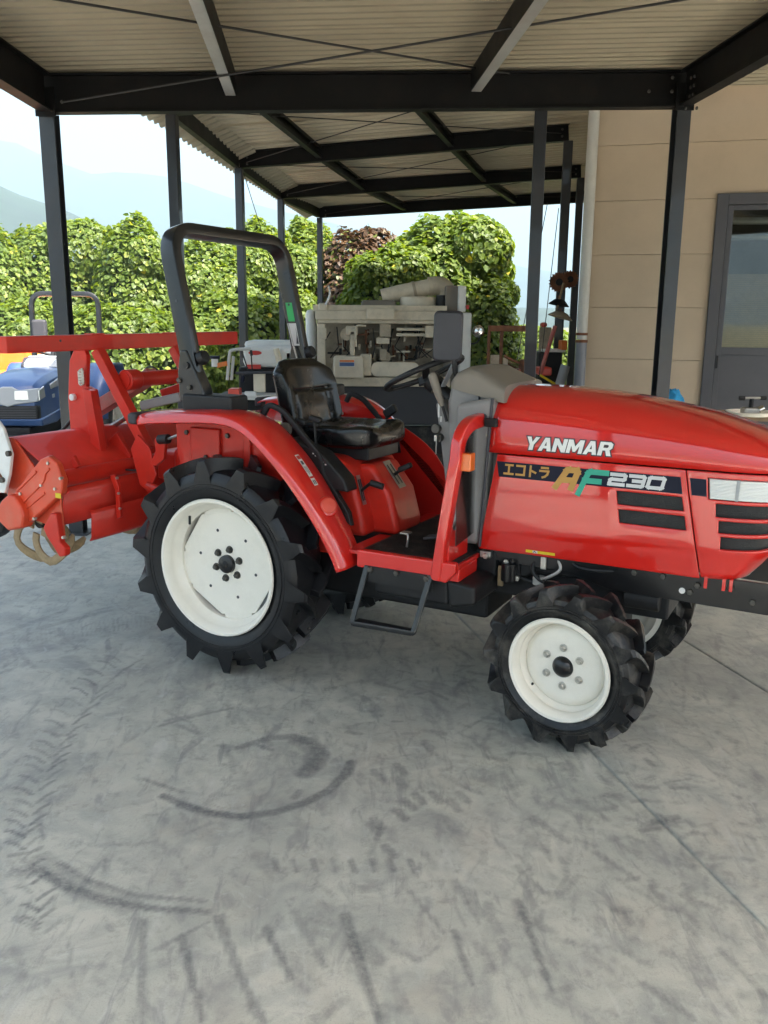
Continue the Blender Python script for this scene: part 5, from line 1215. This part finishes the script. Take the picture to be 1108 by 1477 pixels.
MB().tube([cpt(551, 429, 9.5), cpt(575, 423, 9.5), cpt(625, 413, 9.5)], .085, 20).build('auger_tube', M['beige_box'], CH)
MB().tube([cpt(596, 419, 9.5), cpt(600, 418, 9.5)], .095, 20).build('auger_band', M['beige_dark'], CH)
MB().tube(smooth_path([cpt(618, 414, 9.5), cpt(634, 413, 9.5), cpt(644, 420, 9.5), cpt(648, 440, 9.5)], 5), .10, 18).build('auger_elbow', M['beige'], CH)
p = cpt(604, 440, 9.45); MB().cyl((p.x, p.y, p.z - .1), (p.x, p.y, p.z + .085), .20, 28).build('grain_tank', M['beige_box'], CH, bevel=.02)
p = cpt(637, 440, 9.35); MB().cyl((p.x, p.y, p.z - .1), (p.x, p.y, p.z + .1), .06, 16).build('hose', M['black_matt'], CH)
cb('cab_column', 'cowl', 643, 412, 663, 556, 9.25, 9.9, .01); cb('cab_side', 'white_plastic', 662, 412, 673, 450, 9.15, 9.7, .012); cb('cab_side', 'white_plastic', 664, 451, 681, 552, 9.12, 9.7, .02)
cb('tail_lamp', 'ink_red', 673, 440, 677, 446, 9.14, 9.2, .004)
p = cpt(690, 478, 9.1); MB().lathe([(.0001, .03), (.04, .025), (.062, .0), (.062, -.02), (.0001, -.025)], 24, Matrix.Translation(p) @ Matrix.Rotation(R(-90), 4, 'Z')).build('mirror', M['chrome'], CH)
MB().tube(smooth_path([cpt(692, 486, 9.12), cpt(688, 494, 9.15), cpt(676, 496, 9.2)], 4), .009, 8).build('mirror_stalk', M['black_matt'], CH)
cb('lower_cover', 'mirror_back', 462, 557, 640, 612, 9.05, 9.3, .02)
tk = rrect(1.75, .52, .24, 8); trk = MB(); c_ = Vector((.0, .3, .27))
trk.prism([(c_.x + a, c_.y - .2, c_.z + b_) for a, b_ in tk], [(c_.x + a, c_.y + .2, c_.z + b_) for a, b_ in tk]); trk.build('crawler_track', M['rubber_dusty'], CH, bevel=.02)
cb('left_fitting', 'beige', 459, 437, 473, 449, 9.02, 9.12, .02); cb('left_hose', 'white_plastic', 441, 446, 455, 520, 9.15, 9.3, .05)
MB().tube(smooth_path([cpt(470, 440, 9.0), cpt(476, 425, 9.0), cpt(474, 412, 9.0)], 4), .012, 8).build('hook', M['steel'], CH)

# ---- rice transplanter
RTN, RO = machine('rice_transplanter', 'white and red rice transplanter with levers parked behind the black tractor seat', 'rice transplanter', 385, 8.0)
def rb_(name, m, x0, y0, x1, y1, Y0, Y1, bevel=.006): return MB().box(*pbox(x0, y0, x1, y1, Y0, Y1, RO)).build(name, M[m], RTN, bevel=bevel)
def rpt(px, py, Y): return at_y(px, py, Y) - RO
rb_('bonnet', 'white_plastic', 350, 499, 440, 530, 7.9, 8.5, .05); rb_('bonnet_top', 'white_plastic', 352, 492, 436, 503, 8.0, 8.45, .05)
em = rpt(368, 509, 7.895); MB().lathe([(.0001, .004), (.055, .003), (.06, 0)], 24, Matrix.Translation(em) @ Matrix.Rotation(R(-90), 4, 'Z') @ Matrix.Diagonal((1, 1, .33, 1))).build('emblem', M['ink_red'], RTN)
rb_('side_stripe', 'ink_red', 356, 526, 376, 532, 7.88, 7.898, .002); rb_('dark_body', 'dark_engine', 345, 530, 440, 575, 8.0, 8.4, .02); rb_('white_deck', 'white_plastic', 328, 570, 420, 577, 7.75, 8.2, .01)
rb_('seat_panel', 'beige_box', 366, 539, 382, 566, 7.75, 7.8, .006); rb_('carton', 'label', 353, 565, 369, 572, 7.7, 7.76, .002)
for pa_ in ([(328, 548), (331, 513), (336, 505), (362, 503)], [(334, 548), (337, 514)]): MB().tube(smooth_path([rpt(a, b_, 7.8) for a, b_ in pa_], 5), .014, 8).build('guard_rail', M['pipe'], RTN)
for a, b_, c_, d in ((349, 507, 358, 534), (362, 505, 364, 535)):
    MB().tube([rpt(c_, d, 7.75), rpt(a, b_, 7.75)], .006, 8).build('lever', M['black_matt'], RTN); MB().tube([rpt(a, b_, 7.75), rpt(a + 1, b_ + 8, 7.75)], .012, 8).build('lever_grip', M['black_matt'], RTN)
MB().tube([rpt(340, 538, 7.72), rpt(400, 537, 7.72)], .012, 8).build('handle_bar', M['mirror_back'], RTN)
rb_('red_basket', 'lens_red', 329, 561, 345, 571, 7.7, 7.85, .01); rb_('purple_can', 'navy', 347, 541, 352, 552, 7.8, 7.85, .01)
MB().tube([rpt(404, 524, 7.85), rpt(398, 503, 7.85)], .028, 10).build('exhaust_tube', M['beige'], RTN); rb_('marker_disc', 'ink_red', 412, 508, 420, 520, 7.9, 7.95, .01)
p = rpt(310, 524, 7.8); MB().cyl((p.x, p.y, p.z - .03), (p.x, p.y, p.z + .04), .03, 16).build('beacon', M['white_plastic'], RTN); MB().cyl((p.x, p.y, p.z + .04), (p.x, p.y, p.z + .065), .045, 16).build('beacon_cap', M['navy'], RTN)
MB().bar(rpt(313, 527, 7.8), rpt(328, 524, 7.8), .03, .04).build('beacon_arm', M['orange'], RTN)
for k in (-.45, .45): MB().lathe([(.05, -.03), (.30, -.03), (.32, 0), (.30, .03), (.05, .03)], 28, Matrix.Translation((k, .35, .32)) ).build('wheel', M['rubber_dusty'], RTN)
MB().box(-.5, .5, .2, .5, .3, .95).build('chassis', M['dark_engine'], RTN, bevel=.02)

# ---- blue tractor on the left
BT = thing('tractor', 'blue tractor with silver lamp surround and grey roll bar beside the shed post', 'tractor', (-3.51, 9.55, 0), R(-86.3))
HX = [(.62, .25, 1.14), (.8, .27, 1.155), (1.1, .275, 1.15), (1.4, .275, 1.12), (1.6, .27, 1.085), (1.70, .255, 1.05), (1.745, .235, 1.0)]
rows = []
for x, w, zt in HX:
    rows.append([(x, -w, .74), (x, -w, .92), (x, -w * .98, zt - .06), (x, -w * .8, zt - .01), (x, 0, zt + .01), (x, w * .8, zt - .01), (x, w * .98, zt - .06), (x, w, .92), (x, w, .74)])
k = 9; v = [p for r in rows for p in r]
MB().add(v, [(i * k + j, (i + 1) * k + j, (i + 1) * k + j + 1, i * k + j + 1) for i in range(len(rows) - 1) for j in range(k - 1)] + [tuple(range(k)), tuple((len(rows) - 1) * k + j for j in range(k))]).build('bonnet', M['blue'], BT, bevel=.01)
MB().plate([(-.27, .90), (-.285, 1.02), (-.10, 1.0), (-.04, 1.03), (.04, 1.03), (.10, 1.0), (.285, 1.02), (.27, .90), (.06, .87), (0, .85), (-.06, .87)], 0, 1.70, 1.765).build('lamp_surround', M['silver'], BT, bevel=.01)
for s in (-1, 1):
    MB().box(1.766, 1.772, min(s * .07, s * .19), max(s * .07, s * .19), .915, .995).build('headlamp', M['lens'], BT, bevel=.004)
    MB().plate([(1.60, .93), (1.76, .91), (1.765, 1.0), (1.62, 1.03)], 1, s * .276, s * .288).build('side_lamp', M['lens'], BT, bevel=.004)
    MB().plate([(1.10, 1.0), (1.40, .985), (1.42, 1.03), (1.14, 1.075)], 1, s * .274, s * .282).build('side_vent', M['lens'], BT, bevel=.004)
    MB().box(1.30, 1.37, min(s * .277, s * .281), max(s * .277, s * .281), .90, .935).build('number_decal', M['silver'], BT)
MB().box(1.66, 1.755, -.262, .262, .735, .865).build('grille', M['black_matt'], BT, bevel=.02)
for i in range(5): MB().box(1.756, 1.76, -.24, .24, .75 + i * .022, .757 + i * .022).build('grille_bar', M['mirror_back'], BT)
MB().plate([(.95, .80), (1.76, .74), (1.70, .67), (1.30, .66), (.95, .72)], 1, -.285, .285).build('lower_fairing', M['blue'], BT, bevel=.02)
MB().box(.3, 1.7, -.16, .16, .38, .66).box(1.62, 1.80, -.16, .16, .50, .60).box(-.2, .5, -.2, .2, .35, .9).build('chassis', M['dark_engine'], BT, bevel=.02)
MB().plate([(.62, .75), (.62, 1.17), (.50, 1.25), (.40, 1.20), (.44, .75)], 1, -.26, .26).build('dashboard', M['mirror_back'], BT, bevel=.03)
MB().plate([(.66, 1.14), (.62, 1.19), (.46, 1.26), (.42, 1.22), (.5, 1.15)], 1, -.22, .22).build('cowl', M['silver'], BT, bevel=.02)
ring = [(.32 + .17 * math.cos(t_) * .9, .18 * math.sin(t_), 1.30 + .05 * math.cos(t_)) for t_ in [2 * math.pi * i / 32 for i in range(32)]]
MB().tube(ring, .013, 8, closed=True).build('steering_wheel', M['black_matt'], BT)
MB().tube([(.5, 0, 1.15), (.32, 0, 1.29)], .025, 10).build('steering_column', M['black_matt'], BT)
MB().box(-.12, .02, -.20, .20, 1.02, 1.40).build('backrest', M['silver'], BT, bevel=.05, seg=3); MB().box(-.05, .35, -.21, .21, .93, 1.03).build('seat_cushion', M['silver'], BT, bevel=.04, seg=3)
for s in (-1, 1):
    fp = fillet([(-.45, 0, 1.0), (-.40, 0, 1.14), (.10, 0, 1.17), (.32, 0, .98), (.45, 0, .60)], .12, 4); v = []
    for p in fp: v += [(p.x, s * .30, p.z), (p.x, s * .55, p.z)]
    MB().add(v, [(2 * i, 2 * i + 1, 2 * i + 3, 2 * i + 2) for i in range(len(fp) - 1)]).build('fender', M['blue'], BT, solid=.02)
    MB().plate([(-.38, .7), (-.38, 1.12), (.10, 1.14), (.30, .97), (.42, .62)], 1, s * .295, s * .305).build('fender_panel', M['silver'], BT)
    wheel(BT, (0, s * .45, .50), s, .50, .24, .30, .045, 12, .02, True, mat='rubber_dusty'); wheel(BT, (1.38, s * .42, .31), s, .31, .17, .19, .03, 12, .014, False, mat='rubber_dusty')
pth = fillet([(-.16, -.36, .95), (-.20, -.36, 1.895), (-.20, .36, 1.895), (-.16, .36, .95)], .14, 7)
rsweep(pth, rrect(.05, .06, .008, 2)).build('roll_bar', M['rops'], BT)
MB().box(-.20, -.12, -.36, -.20, 1.35, 1.62).build('lamp_cover', M['mirror_back'], BT, bevel=.03)

# ---- orange machine further back
OM, OO = machine('harvester', 'bright orange harvester body behind the blue tractor', 'harvester', 15, 11.4)
def ob(name, m, x0, y0, x1, y1, Y0, Y1, bevel=.02): return MB().box(*pbox(x0, y0, x1, y1, Y0, Y1, OO)).build(name, M[m], OM, bevel=bevel, seg=3)
ob('hood', 'orange', -70, 500, 44, 545, 11.2, 12.2, .08); ob('body', 'orange', -90, 535, 60, 590, 11.0, 12.6, .05); ob('cream_panel', 'cream', 30, 512, 62, 534, 11.3, 12.0, .05); ob('track', 'rubber_dusty', -90, 588, 60, 622, 11.1, 12.4, .06)
MB().tube([at_y(48, 512, 11.2) - OO, at_y(57, 535, 11.2) - OO], .03, 8).build('strut', M['rust'], OM)

# ---- rusty machine on the right, under the rear shed
RM, RMO = machine('cultivator', 'rusty framed cultivator with pink red engine beside the rear shed posts', 'cultivator', 745, 8.3)
def rmb(name, m, x0, y0, x1, y1, Y0, Y1, bevel=.004): return MB().box(*pbox(x0, y0, x1, y1, Y0, Y1, RMO)).build(name, M[m], RM, bevel=bevel)
def rmp(px, py, Y): return at_y(px, py, Y) - RMO
rmb('top_bar', 'rust', 705, 470, 768, 478, 8.3, 8.36); rmb('upright', 'rust', 704, 478, 708, 600, 8.3, 8.34); rmb('upright', 'rust', 722, 478, 726.5, 600, 8.35, 8.39); rmb('plate', 'beige_dark', 708, 512, 723, 590, 8.36, 8.38); rmb('plate', 'beige', 726, 516, 733, 590, 8.4, 8.42)
rmb('engine', 'red_faded', 736, 533, 758, 575, 8.3, 8.6, .02); rmb('fan_cover', 'rust', 755, 520, 768, 560, 8.2, 8.5, .03); rmb('base_frame', 'rust', 700, 590, 800, 605, 8.2, 8.7)
MB().tube(smooth_path([rmp(727, 513, 8.3), rmp(740, 520, 8.3), rmp(757, 528, 8.3), rmp(768, 545, 8.3)], 5), .014, 8).build('handle', M['rust'], RM); MB().tube(smooth_path([rmp(726, 548, 8.2), rmp(735, 537, 8.2), rmp(748, 535, 8.2)], 4), .018, 8).build('hose', M['black_matt'], RM)
for i in range(4): MB().tube([rmp(727, 516 + 3 * i, 8.45), rmp(765, 530 + 6 * i, 8.5)], .009, 6).build('bar', M[('rust', 'tine')[i % 2]], RM)
for k in (0, .5): MB().lathe([(.04, -.03), (.17, -.03), (.19, 0), (.17, .03), (.04, .03)], 20, Matrix.Translation((-.15 + k, .15, .19))).build('wheel', M['rubber_dusty'], RM)
SM, SMO = machine('tiller', 'small orange and red walking tiller with grey hood between the rear shed posts', 'tiller', 800, 9.2)
def smb(name, m, x0, y0, x1, y1, Y0, Y1, bevel=.006): return MB().box(*pbox(x0, y0, x1, y1, Y0, Y1, SMO)).build(name, M[m], SM, bevel=bevel)
smb('panel', 'beige_dark', 779, 472, 796, 540, 9.5, 9.54); smb('engine', 'lens_red', 779, 530, 797, 542, 9.1, 9.4, .02); smb('tank', 'orange', 811, 491, 819, 505, 9.2, 9.4, .01); smb('tray', 'white_plastic', 785, 504, 816, 508, 9.3, 9.6); smb('body', 'dark_engine', 778, 508, 812, 600, 9.4, 9.7, .02); smb('lamp', 'lens_red', 781, 465, 790, 472, 9.3, 9.4, .02)
MB().tube([at_y(779, 540, 9.1) - SMO, at_y(801, 470, 9.1) - SMO], .022, 8).build('handle', M['red_faded'], SM); MB().tube([at_y(779, 541, 9.0) - SMO, at_y(806, 557, 9.0) - SMO], .012, 8).build('bar', M['yellow'], SM)
MB().tube(smooth_path([at_y(806, 560, 9.0) - SMO, at_y(812, 540, 9.0) - SMO, at_y(816, 527, 9.0) - SMO], 4), .05, 12).build('hood', M['silver'], SM); smb('base', 'rust', 775, 595, 820, 608, 9.0, 9.7)
# ---- things hung on the second right-hand post of the rear shed
def sprocket(px, py, Y, r, label):
    p = at_y(px, py, Y); mb = MB(); n = 18; o_, i_ = [], []
    for i in range(n * 2):
        a = math.pi * i / n; rr = r if i % 2 else r * .82; o_.append((rr * math.cos(a), rr * math.sin(a)))
    mb.prism([(a, -.02, b_) for a, b_ in o_], [(a, .02, b_) for a, b_ in o_]).build
    t = thing('sprocket', label, 'sprocket', p, 0, 'toothed wheels hung on the shed post'); mb.build('toothed_rim', M['rust'], t); MB().cyl((0, -.035, 0), (0, .035, 0), r * .35, 16).build('hub', M['dark_engine'], t)
sprocket(806, 407, 9.85, .11, 'rusty toothed wheel hung high on the dark post, on its left side'); sprocket(822, 403, 9.95, .10, 'rusty toothed wheel hung high on the dark post, against the building side')
for (px, py, r, lab_) in ((806, 440, .115, 'small upper steel disc hung on the dark shed post'), (808, 458, .14, 'larger lower pale steel disc hung on the dark shed post')):
    p = at_y(px, py, 9.75); t = thing('plough_disc', lab_, 'disc', p, 0, 'steel discs hung on the shed post')
    Mx = Matrix.Rotation(R(-80), 4, 'Y') if py < 450 else Matrix.Rotation(R(-75), 4, 'Y')
    MB().lathe([(.012, .07), (r * .5, .055), (r * .9, .012), (r, 0), (r * .93, -.006), (r * .5, .04), (.012, .06)], 28, Mx).build('disc', M['beige_dark' if py > 450 else 'dark_engine'], t); MB().cyl((0, 0, .02), (0, 0, .1), .012, 8).build('spindle', M['rust'], t)
sp = MB().tube([at_y(813, 408, 9.74), at_y(803, 448, 9.70)], .012, 6).build('strap', M['tine']); tag(sp, 'tan strap holding the discs against the dark shed post', 'strap')
# ---- workbench by the wall with a part and a rag
WBN = thing('workbench', 'low dark workbench standing against the beige wall below the grey door', 'workbench', (2.75, 7.35, 0), math.atan2(BX.y, BX.x))
MB().box(-.62, 1.2, -.25, .25, .86, .90).build('bench_top', M['wood'], WBN, bevel=.004)
for x in (-.55, 1.12):
    for y in (-.2, .2): MB().box(x - .03, x + .03, y - .03, y + .03, 0, .86).build('leg', M['rust'], WBN)
p = at_y(968, 577, 7.25); p.z = .901
rag = MB().grid(lambda a, b_: (p.x - .09 + .22 * a, p.y - .06 + .14 * b_, .904 + .19 * (math.sin(a * 3.1) * math.sin(b_ * 3.1)) ** .6 + .012 * math.sin(a * 23 + b_ * 11) + .010 * math.sin(b_ * 31 - a * 9)), 18, 16).build('rag', M['blue_rag'], None, ang=80); tag(rag, 'crumpled bright blue rag lying on the bench by the post', 'rag')
p = at_y(1082, 600, 7.1); tz = p.z
tray = thing('tray', 'shallow pale tray standing on the workbench', 'tray', (p.x, p.y, .90)); MB().lathe([(.0001, .0), (.15, .0), (.19, .03), (.195, .03), (.16, -.004)], 32, Matrix.Translation((0, 0, .004)) @ Matrix.Rotation(R(-90), 4, 'Y')).build('dish', M['cream'], tray)
eng = thing('carburettor', 'small oily engine part standing in the pale tray', 'engine part', (p.x, p.y, .915))
MB().box(-.07, .06, -.05, .05, 0, .05).build('body', M['steel'], eng, bevel=.012); MB().cyl((0, 0, .05), (0, 0, .12), .018, 12).build('throat', M['dark_engine'], eng); MB().tube([(-.09, 0, .125), (.11, 0, .128)], .010, 8).build('spindle', M['steel'], eng); MB().cyl((-.10, 0, .125), (-.06, 0, .125), .02, 10).cyl((.07, 0, .127), (.115, 0, .128), .016, 10).build('nut', M['dark_engine'], eng); MB().cyl((.05, -.03, .03), (.09, -.03, .05), .028, 14).build('bowl', M['chrome'], eng)

# ================================================================== vegetation
def leaf_mat(name, ramp, trans=.45):
    m = bpy.data.materials.new(name); m.use_nodes = True; t = m.node_tree; N = t.nodes; L = t.links; N.clear()
    at = N.new('ShaderNodeAttribute'); at.attribute_name = 'tint'
    cr = N.new('ShaderNodeValToRGB'); e = cr.color_ramp.elements
    e[0].position = ramp[0][0]; e[0].color = (*ramp[0][1], 1); e[1].position = ramp[-1][0]; e[1].color = (*ramp[-1][1], 1)
    for p, c in ramp[1:-1]: q = e.new(p); q.color = (*c, 1)
    L.new(at.outputs['Fac'], cr.inputs[0])
    b = N.new('ShaderNodeBsdfPrincipled'); b.inputs['Roughness'].default_value = .5; L.new(cr.outputs[0], b.inputs['Base Color'])
    tr = N.new('ShaderNodeBsdfTranslucent'); hs = N.new('ShaderNodeHueSaturation'); hs.inputs['Saturation'].default_value = 1.15; hs.inputs['Value'].default_value = 1.5; hs.inputs['Hue'].default_value = .49
    L.new(cr.outputs[0], hs.inputs['Color']); L.new(hs.outputs[0], tr.inputs[0])
    mx = N.new('ShaderNodeMixShader'); mx.inputs[0].default_value = trans; L.new(b.outputs[0], mx.inputs[1]); L.new(tr.outputs[0], mx.inputs[2])
    o = N.new('ShaderNodeOutputMaterial'); L.new(mx.outputs[0], o.inputs[0]); return m
M['kudzu'] = leaf_mat('kudzu_leaves', [(0, (.050, .090, .018)), (.35, (.105, .165, .028)), (.7, (.175, .23, .034)), (.92, (.29, .30, .038)), (1, (.44, .38, .03))])
M['dry_leaf'] = leaf_mat('dry_brown_leaves', [(0, (.035, .020, .010)), (.5, (.085, .048, .022)), (.85, (.16, .095, .045)), (1, (.10, .13, .03))], .25)
M['bark'] = pm('vine_bark', (.05, .038, .028), .9, var=.4, vs=8, bump=.4, bs=30)
M['core'] = pm('painted_shade_core', (.022, .032, .012), .95, var=.5, vs=5, bump=.5, bs=12)  # shade inside the crown put into a near-black green
def leaf_cloud(P, Nn, size, tint, rg):
    n = len(P); sz = size * rg.uniform(.5, 1.45, n)
    Nn = Nn + rg.normal(0, .45, (n, 3)) + np.array([0, 0, .35]); Nn /= np.linalg.norm(Nn, axis=1)[:, None]
    dn = np.tile(np.array([0, 0, -1.]), (n, 1)) + rg.normal(0, .6, (n, 3)); T = dn - (dn * Nn).sum(1)[:, None] * Nn; T /= np.linalg.norm(T, axis=1)[:, None] + 1e-9
    B = np.cross(Nn, T)
    loc = np.array([[0, -.15, 0], [.46, .22, .10], [.36, .68, .06], [0, 1.0, -.05], [-.36, .68, .06], [-.46, .22, .10]])
    V = P[:, None, :] + sz[:, None, None] * (loc[None, :, 0, None] * B[:, None, :] + (loc[None, :, 1, None] - .4) * T[:, None, :] + loc[None, :, 2, None] * Nn[:, None, :])
    base = np.arange(n)[:, None] * 6; F = np.concatenate([base + np.array([[0, 1, 2, 3]]), base + np.array([[0, 3, 4, 5]])], 1).reshape(-1, 4)
    me = bpy.data.meshes.new('foliage'); me.vertices.add(n * 6); me.vertices.foreach_set('co', V.reshape(-1).astype(np.float32))
    me.loops.add(F.size); me.loops.foreach_set('vertex_index', F.ravel().astype(np.int32)); me.polygons.add(len(F)); me.polygons.foreach_set('loop_start', (np.arange(len(F)) * 4).astype(np.int32)); me.update(calc_edges=True)
    at = me.attributes.new('tint', 'FLOAT', 'POINT'); at.data.foreach_set('value', np.repeat(np.clip(tint, 0, 1), 6).astype(np.float32)); return me
def mound(name, label, cat, px, top, Y, rx, ry, seed, mat='kudzu', size=.078, dens=640, group='kudzu covered trees behind the sheds', lobes=9, ymin=-.2, core=.72):
    rg = np.random.default_rng(seed); Y *= K; rx *= K; ry *= K; c = at_y(px, 462, Y); H = at_y(px, top, Y).z
    t = thing(name, label, cat, (c.x, Y, 0), 0, group)
    # lobes: one main body plus bulges
    LB = [(0, 0, H * .40, rx, ry, H * .58)]
    for i in range(lobes):
        a = rg.uniform(0, 2 * np.pi); h = rg.uniform(.15, .86); k = math.sqrt(max(0.05, 1 - (h - .35) ** 2 * 2.0)) * .72
        r = rg.uniform(.30, .52) * min(rx, H * .45); LB.append((k * rx * math.cos(a), k * ry * math.sin(a), H * h, r * 1.15, r * 1.1, r))
    mz = max(l[2] + l[5] for l in LB); 
    Ps, Ns, Ts = [], [], []
    for (x, y, z, a, b_, h) in LB:
        area = 4 * math.pi * ((a * b_) ** 1.6 / 3 + (a * h) ** 1.6 / 3 + (b_ * h) ** 1.6 / 3) ** (1 / 1.6); n = int(area * dens)
        d = rg.normal(0, 1, (n, 3)); d /= np.linalg.norm(d, axis=1)[:, None]; rr = 1 + rg.normal(0, .015, n) + .04 * np.sin(d[:, 0] * 9 + seed) * np.sin(d[:, 2] * 8) - np.abs(rg.normal(0, .06, n))
        p = np.array([x, y, z]) + d * rr[:, None] * np.array([a, b_, h]); p[:, 2] *= H / mz
        keep = (p[:, 2] > .05) & (p[:, 1] < b_ * .9 + .4)
        for (x2, y2, z2, a2, b2, h2) in LB:
            if (x2, y2, z2) == (x, y, z): continue
            q = ((p[:, 0] - x2) / a2) ** 2 + ((p[:, 1] - y2) / b2) ** 2 + ((p[:, 2] * mz / H - z2) / h2) ** 2; keep &= q > .55
        p = p[keep]; d = d[keep]; Ps.append(p); Ns.append(d)
        Ts.append(np.clip(rg.beta(3.2, 3.6, len(p)) * .85 + .05, 0, 1) + (rg.random(len(p)) < .02) * .35)
    P = np.concatenate(Ps); Nn = np.concatenate(Ns); Tt = np.concatenate(Ts)
    if mat == 'dry_leaf': Tt = np.where(rg.random(len(Tt)) < .10, 1.0, Tt)
    place('crown', leaf_cloud(P, Nn, size, Tt, rg), M[mat], t)
    # runners sticking out of the outline
    st = MB()
    for i in range(10):
        a = rg.uniform(0, 2 * np.pi); st.tube(smooth_path([(0.1 * math.cos(a), .1 * math.sin(a), .0), (.25 * rx * math.cos(a), .25 * ry * math.sin(a), H * .3), (.5 * rx * math.cos(a), .5 * ry * math.sin(a), H * rg.uniform(.45, .8))], 4), .03, 6, scale=list(np.linspace(1.6, .4, 9)))
    st.build('trunk', M['bark'], t)
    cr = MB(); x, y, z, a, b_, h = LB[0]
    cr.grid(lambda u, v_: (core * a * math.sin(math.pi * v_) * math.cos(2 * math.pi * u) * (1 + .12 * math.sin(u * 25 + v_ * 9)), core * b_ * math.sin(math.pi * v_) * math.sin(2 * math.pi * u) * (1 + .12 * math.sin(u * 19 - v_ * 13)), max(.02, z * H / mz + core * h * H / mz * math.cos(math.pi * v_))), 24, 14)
    cr.build('light_block_core', M['core'], t, ang=20)  # solid dark lump added inside the crown to block light
    return t
KL = 'kudzu covered tree '
mound('kudzu_tree', KL + 'at the far end of the row, behind the orange harvester', 'tree', -30, 322, 14.0, 1.15, 1.1, 11)
mound('kudzu_tree', KL + 'standing behind the blue tractor', 'tree', 80, 318, 14.6, 1.1, 1.0, 12)
mound('kudzu_tree', KL + 'with a tall rounded dome, between two shed posts', 'tree', 200, 311, 13.8, .68, .8, 13, lobes=7)
mound('kudzu_tree', KL + 'framed by the black roll bar of the red tractor', 'tree', 300, 338, 14.4, .95, .9, 14)
mound('kudzu_tree', KL + 'beside the third shed post, with loose runners on top', 'tree', 378, 318, 15.2, .9, .9, 15)
mound('kudzu_tree', KL + 'next to the dry brown tree', 'tree', 445, 316, 16.0, .8, .9, 16, size=.09)
mound('dry_tree', 'withered brown leaved tree behind the beige combine harvester', 'tree', 512, 326, 15.4, .78, .8, 17, 'dry_leaf', .09, 400, None)
mound('broadleaf_tree', 'tall bright yellow green tree overhanging the beige combine harvester', 'tree', 640, 306, 15.0, 1.02, 1.0, 18, 'kudzu', .105, 400, None, 12)
mound('kudzu_bush', 'leafy bush filling in below the dry brown tree', 'bush', 560, 352, 14.2, .8, .7, 19, 'kudzu', .08, 560, None)
mound('kudzu_bush', 'lower yellow green bush at the foot of the tall bright tree', 'bush', 705, 398, 14.4, .55, .6, 20, 'kudzu', .08, 560, None, 6)
mound('kudzu_bush', 'low sunlit bush beyond the rusty cultivator', 'bush', 765, 470, 17, 1.4, .9, 21, 'kudzu', .08, 560, None, 6)
mound('kudzu_bush', 'low kudzu heap in front of the row, behind the tiller toolbar', 'bush', 170, 440, 12.6, 1.5, .6, 22, 'kudzu', .08, 560, None, 8)
mound('kudzu_bush', 'low kudzu heap in front of the row, behind the rice transplanter', 'bush', 340, 420, 13.4, 1.1, .6, 23, 'kudzu', .08, 560, None, 8)
mound('kudzu_bush', 'low kudzu heap beside the orange harvester', 'bush', 20, 430, 13.0, 1.3, .6, 24, 'kudzu', .08, 560, None, 8)
# rough weeds on the ground beyond the concrete
rg = np.random.default_rng(99); n = 14000
P = np.stack([rg.uniform(-16, 12, n), 17.2 + rg.random(n) ** 1.7 * 22, rg.uniform(0, .45, n) ** 1.2], 1)
w = place('weeds', leaf_cloud(P, np.tile(np.array([0, -.3, .9]), (n, 1)), .16, rg.beta(2, 2.2, n), rg), M['kudzu']); tag(w, 'rough green weeds covering the ground beyond the concrete', 'weeds', kind='stuff')

# ================================================================== haze
hz = MB().box(-3950, 3950, -3950, 3950, -1.2, 285).build('haze', None); tag(hz, 'thin bright summer haze', 'haze', kind='stuff')
hm = bpy.data.materials.new('haze'); hm.use_nodes = True; t = hm.node_tree; t.nodes.clear()
pv = t.nodes.new('ShaderNodeVolumePrincipled'); pv.inputs['Color'].default_value = (.38, .54, .64, 1); pv.inputs['Density'].default_value = HAZE; pv.inputs['Anisotropy'].default_value = 0.0
oo = t.nodes.new('ShaderNodeOutputMaterial'); t.links.new(pv.outputs[0], oo.inputs['Volume']); hz.data.materials.append(hm)
